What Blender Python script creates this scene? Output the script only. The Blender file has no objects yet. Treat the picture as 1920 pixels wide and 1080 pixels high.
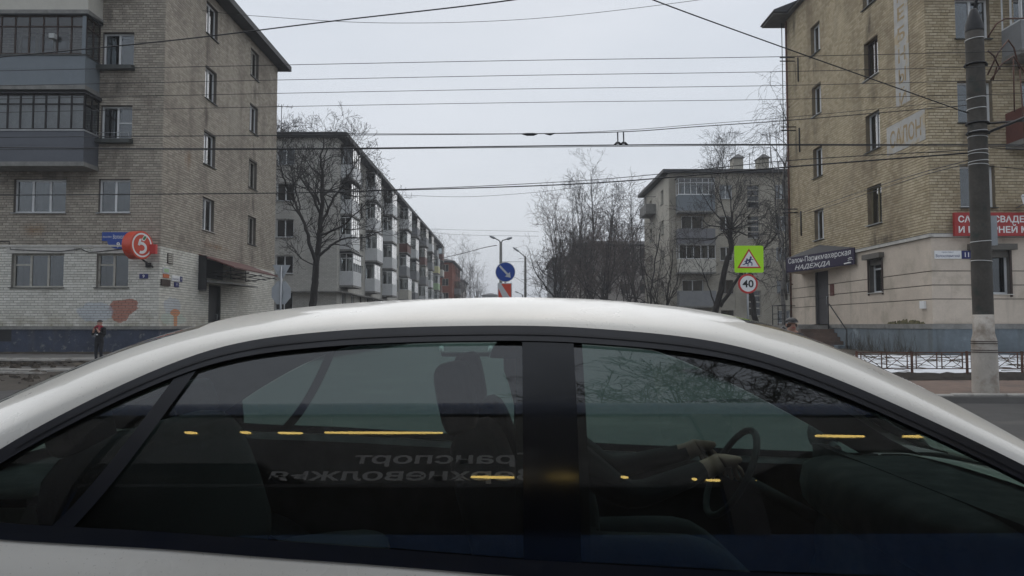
import bpy, bmesh, math, random
from mathutils import Vector, Matrix
R = math.radians
SC = bpy.context.scene
COL = SC.collection
# ------------------------------------------------------------------ camera, light, exposure
FPX = 1400.0; PITCH = math.atan(70 / FPX); EYE = 1.45
cam_d = bpy.data.cameras.new('camera'); cam = bpy.data.objects.new('camera', cam_d); COL.objects.link(cam)
cam.location = (0, 0, EYE); cam.rotation_euler = (R(90) + PITCH, 0, 0)
cam_d.sensor_width = 36; cam_d.lens = FPX / 1920 * 36; cam_d.clip_start = .03; cam_d.clip_end = 5000
SC.camera = cam
SC.render.resolution_x = 1024; SC.render.resolution_y = 576
SUN_EL, SUN_AZ = R(48), R(0)
W = bpy.data.worlds.new('World'); SC.world = W; W.use_nodes = True
nt = W.node_tree; nt.nodes.clear(); N = nt.nodes.new; L = nt.links.new
sky = N('ShaderNodeTexSky'); sky.sky_type = 'NISHITA'; sky.sun_disc = False
sky.sun_elevation = SUN_EL; sky.sun_rotation = SUN_AZ; sky.air_density = 1.5; sky.dust_density = 4
tc = N('ShaderNodeTexCoord'); mp = N('ShaderNodeMapping'); mp.inputs['Scale'].default_value = (1, 1, 3.2)
nz = N('ShaderNodeTexNoise'); nz.inputs['Scale'].default_value = 1.7; nz.inputs['Detail'].default_value = 5; nz.inputs['Roughness'].default_value = .55
L(tc.outputs['Generated'], mp.inputs[0]); L(mp.outputs[0], nz.inputs['Vector'])
rmp = N('ShaderNodeValToRGB'); e = rmp.color_ramp.elements
e[0].position = .3; e[0].color = (.545, .60, .68, 1); e[1].position = .7; e[1].color = (.665, .71, .785, 1)
L(nz.outputs['Fac'], rmp.inputs[0])
sc_ = N('ShaderNodeVectorMath'); sc_.operation = 'SCALE'; sc_.inputs['Scale'].default_value = 9.9
L(rmp.outputs[0], sc_.inputs[0])
mx = N('ShaderNodeMix'); mx.data_type = 'RGBA'; mx.inputs[0].default_value = .9
L(sky.outputs[0], mx.inputs[6]); L(sc_.outputs[0], mx.inputs[7])
bg = N('ShaderNodeBackground'); bg.inputs['Strength'].default_value = .1
L(mx.outputs[2], bg.inputs[0])
wo = N('ShaderNodeOutputWorld'); L(bg.outputs[0], wo.inputs[0])
sl = bpy.data.lights.new('sun', 'SUN'); sl.energy = 1.5; sl.angle = R(120); sl.color = (1, .97, .92)
sun = bpy.data.objects.new('sun', sl); COL.objects.link(sun); sun.location = (0, 0, 60)
sun.rotation_euler = (R(90) - SUN_EL, 0, R(180) - SUN_AZ)
SC.view_settings.view_transform = 'Standard'; SC.view_settings.look = 'None'
SC.view_settings.exposure = .16; SC.view_settings.gamma = 1; SC.view_settings.use_curve_mapping = False
SC.render.engine = 'CYCLES'
# ------------------------------------------------------------------ helpers
def at(px, py, X=None, Y=None, Z=None):
    a = (px - 960) / FPX; b = (540 - py) / FPX
    d = Vector((a, math.cos(PITCH) - b * math.sin(PITCH), math.sin(PITCH) + b * math.cos(PITCH)))
    if Y is not None: s = Y / d.y
    elif X is not None: s = X / d.x
    else: s = (Z - EYE) / d.z
    return Vector((0, 0, EYE)) + d * s
ORI = {}
def tag(o, label=None, cat=None, group=None, kind=None):
    if label: o['label'] = label
    if cat: o['category'] = cat
    if group: o['group'] = group
    if kind: o['kind'] = kind
    return o
def thing(name, label, cat, loc, group=None):
    o = bpy.data.objects.new(name, None); COL.objects.link(o); o.location = loc; o.empty_display_size = .2
    ORI[o] = Vector(loc)
    return tag(o, label, cat, group)
class MB:
    def __init__(s): s.v = []; s.f = []; s.m = []; s.r = []; s.sm = []
    def face(s, pts, m=0, r=0., sm=False):
        i = len(s.v); s.v.extend(Vector(p) for p in pts); s.f.append(tuple(range(i, i + len(pts)))); s.m.append(m); s.r.append(r); s.sm.append(sm); return s
    def add(s, vs, fs, m=0, r=0., sm=False):
        i = len(s.v); s.v.extend(Vector(p) for p in vs)
        for f in fs: s.f.append(tuple(i + k for k in f)); s.m.append(m); s.r.append(r); s.sm.append(sm)
        return s
    def hexa(s, c, m=0, r=0., sm=False):
        # c: 8 corners, 0-3 one side loop, 4-7 opposite loop
        cen = sum((Vector(p) for p in c), Vector()) / 8
        fs = [(0, 1, 2, 3), (7, 6, 5, 4), (0, 4, 5, 1), (1, 5, 6, 2), (2, 6, 7, 3), (3, 7, 4, 0)]
        q = [Vector(p) for p in c]
        n = (q[1] - q[0]).cross(q[2] - q[0])
        if n.dot(q[0] - cen) < 0: fs = [f[::-1] for f in fs]
        return s.add(c, fs, m, r, sm)
    def box(s, x0, x1, y0, y1, z0, z1, m=0, r=0.):
        return s.hexa([(x0, y0, z0), (x1, y0, z0), (x1, y1, z0), (x0, y1, z0), (x0, y0, z1), (x1, y0, z1), (x1, y1, z1), (x0, y1, z1)], m, r)
    def fbox(s, F, u0, u1, z0, z1, d0, d1, m=0, r=0.):
        P = F.p
        return s.hexa([P(u0, z0, d0), P(u1, z0, d0), P(u1, z1, d0), P(u0, z1, d0), P(u0, z0, d1), P(u1, z0, d1), P(u1, z1, d1), P(u0, z1, d1)], m, r)
    def tube(s, pts, rad, n=6, m=0, cap=True, sm=True, closed=False):
        pts = [Vector(p) for p in pts]; k = len(pts)
        if not isinstance(rad, (list, tuple)): rad = [rad] * k
        base = len(s.v); prev = None
        for i, p in enumerate(pts):
            if closed: t = pts[(i + 1) % k] - pts[i - 1]
            else: t = pts[min(i + 1, k - 1)] - pts[max(i - 1, 0)]
            if t.length < 1e-9: t = Vector((0, 0, 1))
            t.normalize()
            if prev is None:
                a = Vector((0, 0, 1)) if abs(t.z) < .9 else Vector((1, 0, 0))
                u = t.cross(a).normalized()
            else:
                u = prev - t * prev.dot(t)
                u = u.normalized() if u.length > 1e-6 else t.orthogonal().normalized()
            prev = u; w = t.cross(u)
            for j in range(n):
                an = 2 * math.pi * j / n
                s.v.append(p + (u * math.cos(an) + w * math.sin(an)) * rad[i])
        for i in range(k if closed else k - 1):
            for j in range(n):
                a, b = base + i * n + j, base + i * n + (j + 1) % n
                i2 = (i + 1) % k; c, d = base + i2 * n + (j + 1) % n, base + i2 * n + j
                s.f.append((a, b, c, d)); s.m.append(m); s.r.append(0.); s.sm.append(sm)
        if cap and not closed:
            s.f.append(tuple(base + j for j in range(n))[::-1]); s.f.append(tuple(base + (k - 1) * n + j for j in range(n)))
            s.m += [m, m]; s.r += [0., 0.]; s.sm += [False, False]
        return s
    def prism(s, poly, O, U, V, t, m=0, mside=None):
        O, U, V = Vector(O), Vector(U), Vector(V); Nn = U.cross(V).normalized()
        a = [O + U * x + V * y for x, y in poly]; b = [p + Nn * t for p in a]; n = len(a)
        area = sum(poly[i][0] * poly[(i + 1) % n][1] - poly[(i + 1) % n][0] * poly[i][1] for i in range(n))
        if (area < 0) != (t < 0): a, b = a[::-1], b[::-1]
        s.face(b, m); s.face(a[::-1], m)
        for i in range(n): s.face([a[i], a[(i + 1) % n], b[(i + 1) % n], b[i]], m if mside is None else mside)
        return s
    def grid(s, rows, m=0, sm=True, close=False):
        i0 = len(s.v); nr = len(rows); nc = len(rows[0])
        for rw in rows: s.v.extend(Vector(p) for p in rw)
        for i in range(nr - 1):
            for j in range(nc - 1 if not close else nc):
                a = i0 + i * nc + j; b = i0 + i * nc + (j + 1) % nc
                s.f.append((a, b, b + nc, a + nc)); s.m.append(m); s.r.append(0.); s.sm.append(sm)
        return s
    def build(s, name, mats, parent=None, attr=False, loc=None, recalc=False, **kw):
        if not isinstance(mats, (list, tuple)): mats = [mats]
        root = parent
        while root is not None and root.parent is not None: root = root.parent
        off = ORI[root] if root is not None else (Vector(loc) if loc is not None else Vector())
        me = bpy.data.meshes.new(name)
        me.from_pydata([tuple(p - off) for p in s.v], [], s.f)
        for mm in mats: me.materials.append(mm)
        me.polygons.foreach_set('material_index', s.m); me.polygons.foreach_set('use_smooth', s.sm)
        if attr:
            at_ = me.attributes.new('rnd', 'FLOAT', 'FACE'); at_.data.foreach_set('value', s.r)
        if recalc:
            bm = bmesh.new(); bm.from_mesh(me); bmesh.ops.remove_doubles(bm, verts=bm.verts, dist=1e-5)
            bmesh.ops.recalc_face_normals(bm, faces=bm.faces); bm.to_mesh(me); bm.free()
        me.update()
        o = bpy.data.objects.new(name, me); COL.objects.link(o)
        if parent is not None: o.parent = parent
        else:
            o.location = off
            ORI[o] = off
        return tag(o, **kw)
class Frame:
    """a wall plane: u along the wall, z up, d into the wall"""
    def __init__(s, O, U, Nrm): s.O = Vector(O); s.U = Vector(U); s.N = Vector(Nrm)
    def p(s, u, z, d=0): return s.O + s.U * u + Vector((0, 0, z)) - s.N * d
# ------------------------------------------------------------------ materials
def nodes(name):
    m = bpy.data.materials.new(name); m.use_nodes = True; t = m.node_tree
    return m, t, t.nodes['Principled BSDF']
def mixc(t, fac, a, b, blend='MIX'):
    n = t.nodes.new('ShaderNodeMix'); n.data_type = 'RGBA'; n.blend_type = blend
    for i, s in ((0, fac), (6, a), (7, b)):
        if hasattr(s, 'is_output'): t.links.new(s, n.inputs[i])
        elif i == 0: n.inputs[0].default_value = s
        else: n.inputs[i].default_value = (*s, 1)
    return n.outputs[2]
def noise(t, scale, detail=4, vec=None, stretch=None, rough=.55):
    n = t.nodes.new('ShaderNodeTexNoise'); n.inputs['Scale'].default_value = scale; n.inputs['Detail'].default_value = detail; n.inputs['Roughness'].default_value = rough
    v = vec if vec is not None else t.nodes.new('ShaderNodeNewGeometry').outputs['Position']
    if stretch:
        mp = t.nodes.new('ShaderNodeMapping'); mp.inputs['Scale'].default_value = stretch; t.links.new(v, mp.inputs[0]); v = mp.outputs[0]
    t.links.new(v, n.inputs['Vector']); return n.outputs['Fac']
def step(t, v, lo, hi, a=0., b=1.):
    n = t.nodes.new('ShaderNodeMapRange'); n.inputs[1].default_value = lo; n.inputs[2].default_value = hi; n.inputs[3].default_value = a; n.inputs[4].default_value = b
    t.links.new(v, n.inputs[0]); return n.outputs[0]
def mth(t, op, a, b=None):
    n = t.nodes.new('ShaderNodeMath'); n.operation = op
    for i, s in enumerate((a, b)):
        if s is None: continue
        if hasattr(s, 'is_output'): t.links.new(s, n.inputs[i])
        else: n.inputs[i].default_value = s
    return n.outputs[0]
def bump(t, b, h, strength=.3, dist=.02):
    n = t.nodes.new('ShaderNodeBump'); n.inputs['Strength'].default_value = strength; n.inputs['Distance'].default_value = dist
    t.links.new(h, n.inputs['Height']); t.links.new(n.outputs[0], b.inputs['Normal'])
def pm(name, c, var=.18, sc=5., rough=.8, bmp=.15, metal=0., dirt=None, streak=None, spec=.4, fine=True):
    """weathered surface: base colour, blotches of its own tone, optional dirt patches and run-off streaks"""
    m, t, b = nodes(name)
    col = mixc(t, step(t, noise(t, sc, 6), .3, .7), tuple(x * (1 - var) for x in c), tuple(min(1, x * (1 + var)) for x in c))
    if fine: col = mixc(t, step(t, noise(t, sc * 9, 3), .35, .65, 0, .35), col, tuple(x * (1 - 1.5 * var) for x in c))
    if dirt: col = mixc(t, step(t, noise(t, dirt[1], 7, rough=.65), dirt[2], dirt[2] + .12, 0, dirt[3]), col, dirt[0])
    if streak: col = mixc(t, step(t, noise(t, streak[1], 5, stretch=(1, 1, .1)), streak[2], streak[2] + .18, 0, streak[3]), col, streak[0])
    t.links.new(col, b.inputs['Base Color']); b.inputs['Roughness'].default_value = rough; b.inputs['Metallic'].default_value = metal
    b.inputs['Specular IOR Level'].default_value = spec
    if bmp: bump(t, b, noise(t, sc * 8, 5), bmp, .01)
    return m
def brick_mat(name, c0, c1, c2, stain, stain_amt=.5, rough=.9, patches=None, dirtlow=None, amp=1.):
    m, t, b = nodes(name)
    g = t.nodes.new('ShaderNodeNewGeometry').outputs['Position']
    a = t.nodes.new('ShaderNodeAttribute'); a.attribute_name = 'rnd'
    oi = t.nodes.new('ShaderNodeObjectInfo')
    r = mth(t, 'FRACT', mth(t, 'ADD', a.outputs['Fac'], oi.outputs['Random']))
    cr = t.nodes.new('ShaderNodeValToRGB'); e = cr.color_ramp.elements
    e[0].position = 0; e[0].color = (*c0, 1); e[1].position = 1; e[1].color = (*c2, 1); k = e.new(.5); k.color = (*c1, 1)
    t.links.new(r, cr.inputs[0]); col = cr.outputs[0]
    col = mixc(t, step(t, noise(t, 18, 4, g), .4, .7, 0, .3 * amp), col, tuple(x * .62 for x in c1))
    col = mixc(t, step(t, noise(t, .45, 6, g, rough=.65), .5, .72, 0, stain_amt), col, stain)
    col = mixc(t, step(t, noise(t, .9, 6, g, stretch=(1, 1, .12)), .56, .78, 0, stain_amt), col, stain)
    if dirtlow: # splash dirt above the pavement
        z = t.nodes.new('ShaderNodeSeparateXYZ'); t.links.new(g, z.inputs[0])
        f = mth(t, 'MULTIPLY', step(t, z.outputs[2], dirtlow[0], dirtlow[1], 1, 0), step(t, noise(t, 2, 6, g), .35, .65))
        col = mixc(t, f, col, dirtlow[2])
    for (pc, shapes, amt, *soft) in patches or []:   # areas of paint: union of ellipses with ragged edges (cx,cy,cz,rx,ry,rz)
        tot = None
        wob = step(t, noise(t, 4, 5, g), 0, 1, -.32, .32)
        for (cx, cy, cz, rx, ry, rz) in shapes:
            mpn = t.nodes.new('ShaderNodeMapping'); mpn.vector_type = 'TEXTURE'; mpn.inputs['Location'].default_value = (cx, cy, cz); mpn.inputs['Scale'].default_value = (rx, ry, rz)
            t.links.new(g, mpn.inputs[0])
            ln = t.nodes.new('ShaderNodeVectorMath'); ln.operation = 'LENGTH'; t.links.new(mpn.outputs[0], ln.inputs[0])
            d = mth(t, 'ADD', ln.outputs['Value'], wob)
            tot = d if tot is None else mth(t, 'MINIMUM', tot, d)
        if soft: f_ = mth(t, 'MULTIPLY', step(t, tot, .15, 1.15, amt, 0), step(t, noise(t, 2.6, 6, g, stretch=(1, 1, .22)), .38, .6))
        else: f_ = step(t, tot, .95, 1.02, amt, 0)
        col = mixc(t, f_, col, pc)
    t.links.new(col, b.inputs['Base Color']); b.inputs['Roughness'].default_value = rough; b.inputs['Specular IOR Level'].default_value = .25
    bump(t, b, noise(t, 60, 4, g), .35, .01)
    return m
def glass_mat(name, tint, refl=1.0, ior=1.5, rough=.015, dust=0.):
    m, t, b = nodes(name); t.nodes.remove(b)
    tr = t.nodes.new('ShaderNodeBsdfTransparent'); tr.inputs[0].default_value = (*tint, 1)
    gl = t.nodes.new('ShaderNodeBsdfGlossy'); gl.inputs['Roughness'].default_value = rough
    fr = t.nodes.new('ShaderNodeFresnel'); fr.inputs[0].default_value = ior
    f = mth(t, 'MULTIPLY', fr.outputs[0], refl)
    ms = t.nodes.new('ShaderNodeMixShader'); t.links.new(f, ms.inputs[0]); t.links.new(tr.outputs[0], ms.inputs[1]); t.links.new(gl.outputs[0], ms.inputs[2])
    if dust:   # road film on the pane
        df = t.nodes.new('ShaderNodeBsdfDiffuse'); df.inputs[0].default_value = (.34, .33, .30, 1)
        m2 = t.nodes.new('ShaderNodeMixShader'); g = t.nodes.new('ShaderNodeNewGeometry').outputs['Position']
        d_ = mth(t, 'ADD', step(t, noise(t, 3.5, 7, g, stretch=(.5, 1, 1.2), rough=.7), .35, .75, dust * .35, dust), step(t, noise(t, 140, 2, g), .66, .72, 0, dust * 1.6))
        t.links.new(d_, m2.inputs[0]); t.links.new(ms.outputs[0], m2.inputs[1]); t.links.new(df.outputs[0], m2.inputs[2]); ms = m2
    out = [n for n in t.nodes if n.type == 'OUTPUT_MATERIAL'][0]; t.links.new(ms.outputs[0], out.inputs[0])
    return m
def gloss(name, c, rough=.2, metal=0., coat=0.):
    m, t, b = nodes(name); b.inputs['Base Color'].default_value = (*c, 1); b.inputs['Roughness'].default_value = rough; b.inputs['Metallic'].default_value = metal; b.inputs['Coat Weight'].default_value = coat
    t.links.new(step(t, noise(t, 12, 4), .3, .7, rough * .85, min(1, rough * 1.25)), b.inputs['Roughness'])
    return m
M = {}
def under(F, col):   # run-off stains below the sills
    return F, col
LBSTAIN = [((.11, .095, .08), [(-13.2, y, 5.5 + 2.86 * k - .75, 3, .28, .7) for k in range(4) for y in (31.9, 37.9)] + [(-15.0, 28, 8.3 - .6, .55, 3, .5), (-15.1, 28, 11.1 - .6, .5, 3, .55), (-15.2, 28, 13.9 - .6, .5, 3, .5), (-17.6, 28, 6.9, 2.2, 3, .5)], .85, 1),
           ((.26, .15, .07), [(-18.0, 28, 5.05, .5, 3, .3), (-13.2, 33.2, 4.95, 3, 1.6, .14), (-13.2, 30.2, 8.2, 3, .35, .5)], .7, 1),
           ((.50, .46, .39), [(-13.2, 35.2, 11.5, 3, 1.1, 2.6), (-13.2, 30.0, 6.3, 3, .8, 1.2)], .5, 1)]
RBSTAIN = [((.13, .105, .075), [(14.1, y, 5.3 + 2.89 * k - .6, 3, .4, .55) for k in range(4) for y in (28.8, 34.1)] + [(14.1, 36.6, z, 3, .28, 1.1) for z in (6.2, 10.3, 13.8, 16.4)] + [(14.1, 28.9, 13.1, 3, .6, .5), (14.1, 28.2, 4.72, 3, 1.3, .2), (15.6, 25, 7.9, .8, 3, .5), (15.6, 25, 10.8, .8, 3, .5), (17.5, 25, 10.1, 1.3, 3, .5)], .95, 1),
           ((.62, .53, .37), [(14.1, 31.5, 9.0, 3, 1.2, 2.2), (14.1, 26.2, 6.2, 3, .8, 1.3), (14.1, 31.6, 14.5, 3, 1.0, 1.2)], .6, 1)]
M['lb_raw'] = brick_mat('grey_tan_brick', (.33, .295, .245), (.42, .375, .31), (.49, .44, .365), (.165, .14, .115), .7, patches=LBSTAIN)
M['lb_paint'] = brick_mat('whitewashed_brick', (.56, .545, .49), (.67, .65, .585), (.72, .70, .64), (.36, .33, .28), .5, amp=.35,
    patches=[((.40, .15, .10), [(-14.74, 28, 2.15, .36, 3, .24), (-14.34, 28, 2.25, .33, 3, .22), (-14.68, 28, 1.86, .34, 3, .30), (-14.5, 28, 2.12, .52, 3, .2), (-14.42, 28, 1.98, .22, 3, .16)], .85),
             ((.42, .47, .54), [(-13.2, 29.1, 2.2, 3, .75, .33), (-15.6, 28, 1.95, .7, .3, .38)], .55), ((.45, .56, .50), [(-13.2, 29.2, 1.7, 3, 1.1, .25)], .5),
             ((.60, .24, .10), [(-13.2, 29.35, 1.95, 3, .42, .14), (-13.2, 29.38, 1.62, 3, .17, .3)], .85)],
    dirtlow=(1.35, 2.1, (.33, .30, .22)))
M['rb_brick'] = brick_mat('ochre_brick', (.41, .335, .215), (.515, .43, .29), (.58, .495, .35), (.23, .18, .12), .75, patches=RBSTAIN)
M['mortar_dark'] = pm('dark_mortar', (.12, .105, .09), .25, 3)
M['mortar_light'] = pm('whitewashed_mortar', (.235, .22, .19), .2, 3)
M['mortar_ochre'] = pm('ochre_mortar', (.20, .16, .105), .25, 3)
M['plaster'] = pm('pink_beige_plaster', (.56, .48, .395), .1, 1.3, .85, .25, dirt=((.36, .31, .24), .8, .52, .6), streak=((.28, .245, .19), 2.2, .58, .6))
M['moss'] = pm('mossy_patch', (.12, .105, .05), .5, 9, .95)
M['plinth_navy'] = pm('navy_peeling_plinth', (.045, .055, .085), .3, 2, .8, .4, dirt=((.20, .20, .19), 5, .57, .8), streak=((.09, .085, .075), 3, .55, .5))
M['plinth_grey'] = pm('blue_grey_plinth', (.155, .185, .205), .2, 1.2, .8, .3, dirt=((.33, .38, .40), 1.1, .6, .8), streak=((.07, .07, .06), 2.5, .55, .75))
M['concrete'] = pm('grey_concrete', (.23, .225, .21), .25, 3, .9, .4, dirt=((.10, .095, .085), 2, .55, .6))
M['concrete_dark'] = pm('dark_pole_concrete', (.080, .072, .062), .3, 2.5, .9, .5, dirt=((.03, .045, .04), 3, .55, .6))
M['limewash'] = pm('limewashed_concrete', (.46, .42, .37), .15, 3, .9, .3, dirt=((.22, .175, .135), 1.6, .48, .8), streak=((.22, .19, .15), 3, .55, .5))
M['lintel'] = pm('dirty_white_lintel', (.52, .50, .46), .15, 3, dirt=((.28, .26, .23), 2, .56, .6))
M['roof'] = pm('dark_roof_sheet', (.035, .035, .038), .3, 2, .7)
M['soffit'] = pm('soffit_boards', (.15, .145, .14), .25, 3)
M['pvc'] = pm('white_pvc', (.68, .69, .69), .07, 5, .45, 0, dirt=((.45, .44, .41), 3, .6, .4))
M['woodwhite'] = pm('peeling_white_wood', (.42, .40, .35), .2, 8, .7, .3, dirt=((.17, .14, .11), 6, .55, .7))
M['wooddark'] = pm('dark_brown_wood', (.05, .032, .025), .3, 8, .7, .3)
M['woodblack'] = pm('black_brown_wood', (.028, .025, .025), .3, 8, .7, .3)
M['pane'] = glass_mat('window_glass', (.62, .66, .68), 2.5, 1.5)
M['pane_dark'] = glass_mat('dim_window_glass', (.5, .54, .56), 2.3, 1.5)
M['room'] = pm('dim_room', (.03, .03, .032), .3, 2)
M['curtain'] = pm('net_curtain', (.42, .43, .42), .18, 3, .95, .2)
M['curtain_b'] = pm('dim_curtain', (.17, .18, .19), .25, 2, .95, .2)
M['sheet_blue'] = pm('blue_grey_sheet', (.17, .195, .215), .08, 1.5, .55, .05, dirt=((.10, .12, .14), 1.5, .62, .5))
M['sheet_slate'] = pm('slate_blue_sheet', (.10, .108, .125), .08, 1.5, .55, .05, dirt=((.07, .08, .10), 1.5, .6, .5))
M['sheet_cream'] = pm('cream_balcony_sheet', (.52, .5, .44), .08, 2)
M['sheet_white'] = pm('white_balcony_sheet', (.60, .61, .61), .08, 2, .6, .05, dirt=((.35, .34, .32), 2, .58, .6))
M['sheet_grey'] = pm('grey_balcony_sheet', (.24, .245, .25), .15, 2, .7, .05, dirt=((.13, .13, .13), 2, .58, .6))
M['sheet_brown'] = pm('rust_brown_sheet', (.13, .05, .04), .2, 2, .7)
M['sheet_lilac'] = pm('patterned_grey_sheet', (.19, .19, .20), .35, 14, .7)
M['sheet_yellow'] = pm('pale_yellow_sheet', (.56, .54, .30), .08, 2)
M['sheet_green'] = pm('pale_green_sheet', (.36, .50, .30), .08, 2)
M['sill_dark'] = pm('dark_tin_sill', (.05, .055, .05), .3, 3, .5)
M['sill_tin'] = pm('tin_sill', (.40, .41, .41), .2, 3, .45)
M['rust'] = pm('rusty_metal', (.13, .065, .045), .35, 9, .8, .3, dirt=((.06, .045, .04), 6, .5, .7))
M['iron'] = pm('black_iron', (.02, .02, .021), .3, 6, .6, .1)
M['steel'] = pm('galvanised_steel', (.36, .37, .38), .12, 5, .45, .05, metal=.7)
M['sign_back'] = pm('sign_back_metal', (.34, .36, .38), .08, 3, .5, 0, metal=.3)
M['strap'] = gloss('steel_strap', (.55, .55, .54), .35, .8)
M['red'] = pm('sign_red', (.50, .035, .03), .08, 4, .4, 0)
M['redorange'] = pm('drum_red', (.58, .07, .035), .08, 4, .4, 0)
M['signwhite'] = pm('sign_white', (.75, .75, .74), .05, 4, .4, 0)
M['signgrey'] = pm('dull_reflective_white', (.50, .51, .52), .05, 4, .4, 0)
M['blue'] = pm('sign_blue', (.018, .06, .29), .08, 4, .4, 0)
M['navy'] = pm('plate_navy', (.02, .025, .13), .1, 4, .4, 0)
M['purple'] = pm('sign_purple', (.022, .014, .045), .1, 4, .45, 0)
M['maroon'] = pm('salon_red', (.36, .035, .033), .1, 1.5, .5, 0)
M['lime'] = pm('fluorescent_lime', (.42, .80, .015), .03, 3, .5, 0)
M['green'] = pm('leaf_green', (.02, .16, .05), .1, 4, .4, 0)
M['black'] = pm('sign_black', (.012, .012, .013), .2, 4, .5, 0)
M['orange'] = pm('dull_orange', (.5, .14, .05), .1, 6, .6, 0)
M['muralgrey'] = pm('faded_grey_paint', (.45, .44, .415), .14, 2.5, .9, .3, dirt=((.46, .35, .19), 1.8, .52, .75))
M['muralochre'] = pm('faded_ochre_lettering', (.36, .265, .14), .12, 6, .9, .3, dirt=((.45, .44, .41), 4, .5, .6))
M['canopy_red'] = pm('maroon_canopy_sheet', (.10, .035, .03), .2, 3, .6, .1)
M['doorblack'] = pm('black_door', (.016, .016, .018), .2, 4, .5, .1)
M['doorgrey'] = pm('dark_grey_door', (.062, .058, .06), .15, 4, .55, .1)
M['shutter'] = pm('roller_shutter', (.11, .10, .085), .2, 5, .6, .1)
M['ochre_jamb'] = pm('olive_jamb', (.20, .17, .10), .2, 5, .7, .1)
M['mudroad'] = pm('muddy_broken_asphalt', (.050, .040, .030), .4, 1.6, .95, .9, dirt=((.115, .10, .08), 1.3, .55, .7))
M['asphalt'] = pm('worn_asphalt', (.05, .048, .046), .2, 2.5, .85, .5, dirt=((.085, .08, .072), .5, .52, .7))
M['pavement'] = pm('wet_pavement', (.15, .142, .13), .2, 1.2, .85, .4, dirt=((.10, .09, .078), .9, .5, .7))
M['kerb'] = pm('pale_kerb_stone', (.36, .34, .31), .2, 3, .9, .4, dirt=((.15, .13, .11), 2.5, .5, .7))
M['mud'] = pm('brown_mud', (.052, .042, .032), .4, 3, .95, .9, dirt=((.12, .10, .075), 1.6, .52, .7))
M['soil'] = pm('dark_soil', (.032, .026, .02), .4, 6, .95, 1.)
M['paver'] = pm('red_grey_paving', (.17, .12, .095), .18, 4, .9, .5, dirt=((.10, .08, .068), 1.2, .48, .7))
M['snow'] = pm('old_snow', (.72, .74, .77), .07, 2, .7, .4, dirt=((.30, .27, .23), 1.8, .62, .75))
M['bark'] = pm('dark_bark', (.032, .027, .024), .35, 5, .95, .4)
M['bark_birch'] = pm('birch_bark', (.20, .19, .18), .3, 3, .9, .3, dirt=((.03, .03, .03), 3, .52, .9))
M['twig'] = pm('grey_brown_twigs', (.058, .052, .049), .3, 3, .95, 0)
M['twig_pale'] = pm('pale_birch_twigs', (.115, .105, .10), .25, 3, .95, 0)
M['twig_red'] = pm('reddish_twigs', (.105, .082, .074), .25, 3, .95, 0)
M['wire'] = pm('cable_black', (.016, .016, .018), .2, 5, .6, 0)
M['hedge'] = pm('withered_shrub', (.10, .085, .065), .35, 6, .95, 0)
def tex_brick_mat(name, c1, c2, mortar, face='x', stain=(.2, .18, .15), scale=1.):
    """far brick face: pattern too small to pick apart"""
    m, t, b = nodes(name); g = t.nodes.new('ShaderNodeNewGeometry').outputs['Position']
    s = t.nodes.new('ShaderNodeSeparateXYZ'); t.links.new(g, s.inputs[0])
    c = t.nodes.new('ShaderNodeCombineXYZ'); sm = mth(t, 'ADD', s.outputs[0], s.outputs[1]); t.links.new(sm, c.inputs[0]); t.links.new(s.outputs[2], c.inputs[1])
    br = t.nodes.new('ShaderNodeTexBrick'); br.inputs['Scale'].default_value = scale; br.inputs['Brick Width'].default_value = .27; br.inputs['Row Height'].default_value = .1; br.inputs['Mortar Size'].default_value = .011
    br.inputs['Color1'].default_value = (*c1, 1); br.inputs['Color2'].default_value = (*c2, 1); br.inputs['Mortar'].default_value = (*mortar, 1)
    t.links.new(c.outputs[0], br.inputs['Vector']); col = br.outputs[0]
    col = mixc(t, step(t, noise(t, .35, 7, g, rough=.65), .48, .7, 0, .6), col, stain)
    col = mixc(t, step(t, noise(t, .8, 6, g, stretch=(1, 1, .1)), .56, .76, 0, .6), col, stain)
    col = mixc(t, step(t, noise(t, 9, 4, g), .4, .7, 0, .35), col, tuple(x * .7 for x in c1))
    t.links.new(col, b.inputs['Base Color']); b.inputs['Roughness'].default_value = .9; b.inputs['Specular IOR Level'].default_value = .2
    bump(t, b, br.outputs['Fac'], .4, -.01)
    return m
M['ml_brick'] = tex_brick_mat('pale_silicate_brick', (.56, .545, .50), (.47, .455, .41), (.31, .30, .275), stain=(.22, .205, .18))
M['rm_brick'] = tex_brick_mat('beige_silicate_brick', (.50, .465, .385), (.41, .38, .315), (.25, .225, .19), stain=(.20, .18, .145))
M['rm_side'] = tex_brick_mat('pale_beige_side_brick', (.55, .52, .445), (.47, .44, .375), (.35, .325, .28), stain=(.33, .30, .25))
M['far_red'] = tex_brick_mat('red_brick', (.30, .085, .05), (.23, .065, .04), (.17, .10, .07), stain=(.14, .06, .045))
M['far_grey'] = tex_brick_mat('dim_grey_brick', (.46, .42, .385), (.38, .35, .315), (.28, .26, .235), stain=(.25, .225, .20))
M['far_pale'] = tex_brick_mat('far_pale_panel', (.38, .39, .395), (.33, .34, .345), (.26, .265, .27), stain=(.25, .25, .25))
FONT = None
def text_mesh(s, size=1., bold=0., shear=0., space=1., align='CENTER'):
    c = bpy.data.curves.new('txt', 'FONT'); c.body = s; c.size = size; c.offset = bold; c.shear = shear; c.space_character = space
    c.align_x = align; c.align_y = 'CENTER'; c.resolution_u = 3
    o = bpy.data.objects.new('txt', c); COL.objects.link(o)
    dg = bpy.context.evaluated_depsgraph_get(); me = bpy.data.meshes.new_from_object(o.evaluated_get(dg))
    vs = [v.co.copy() for v in me.vertices]; fs = [tuple(p.vertices) for p in me.polygons]
    bpy.data.objects.remove(o); bpy.data.curves.remove(c); bpy.data.meshes.remove(me)
    return vs, fs
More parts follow.
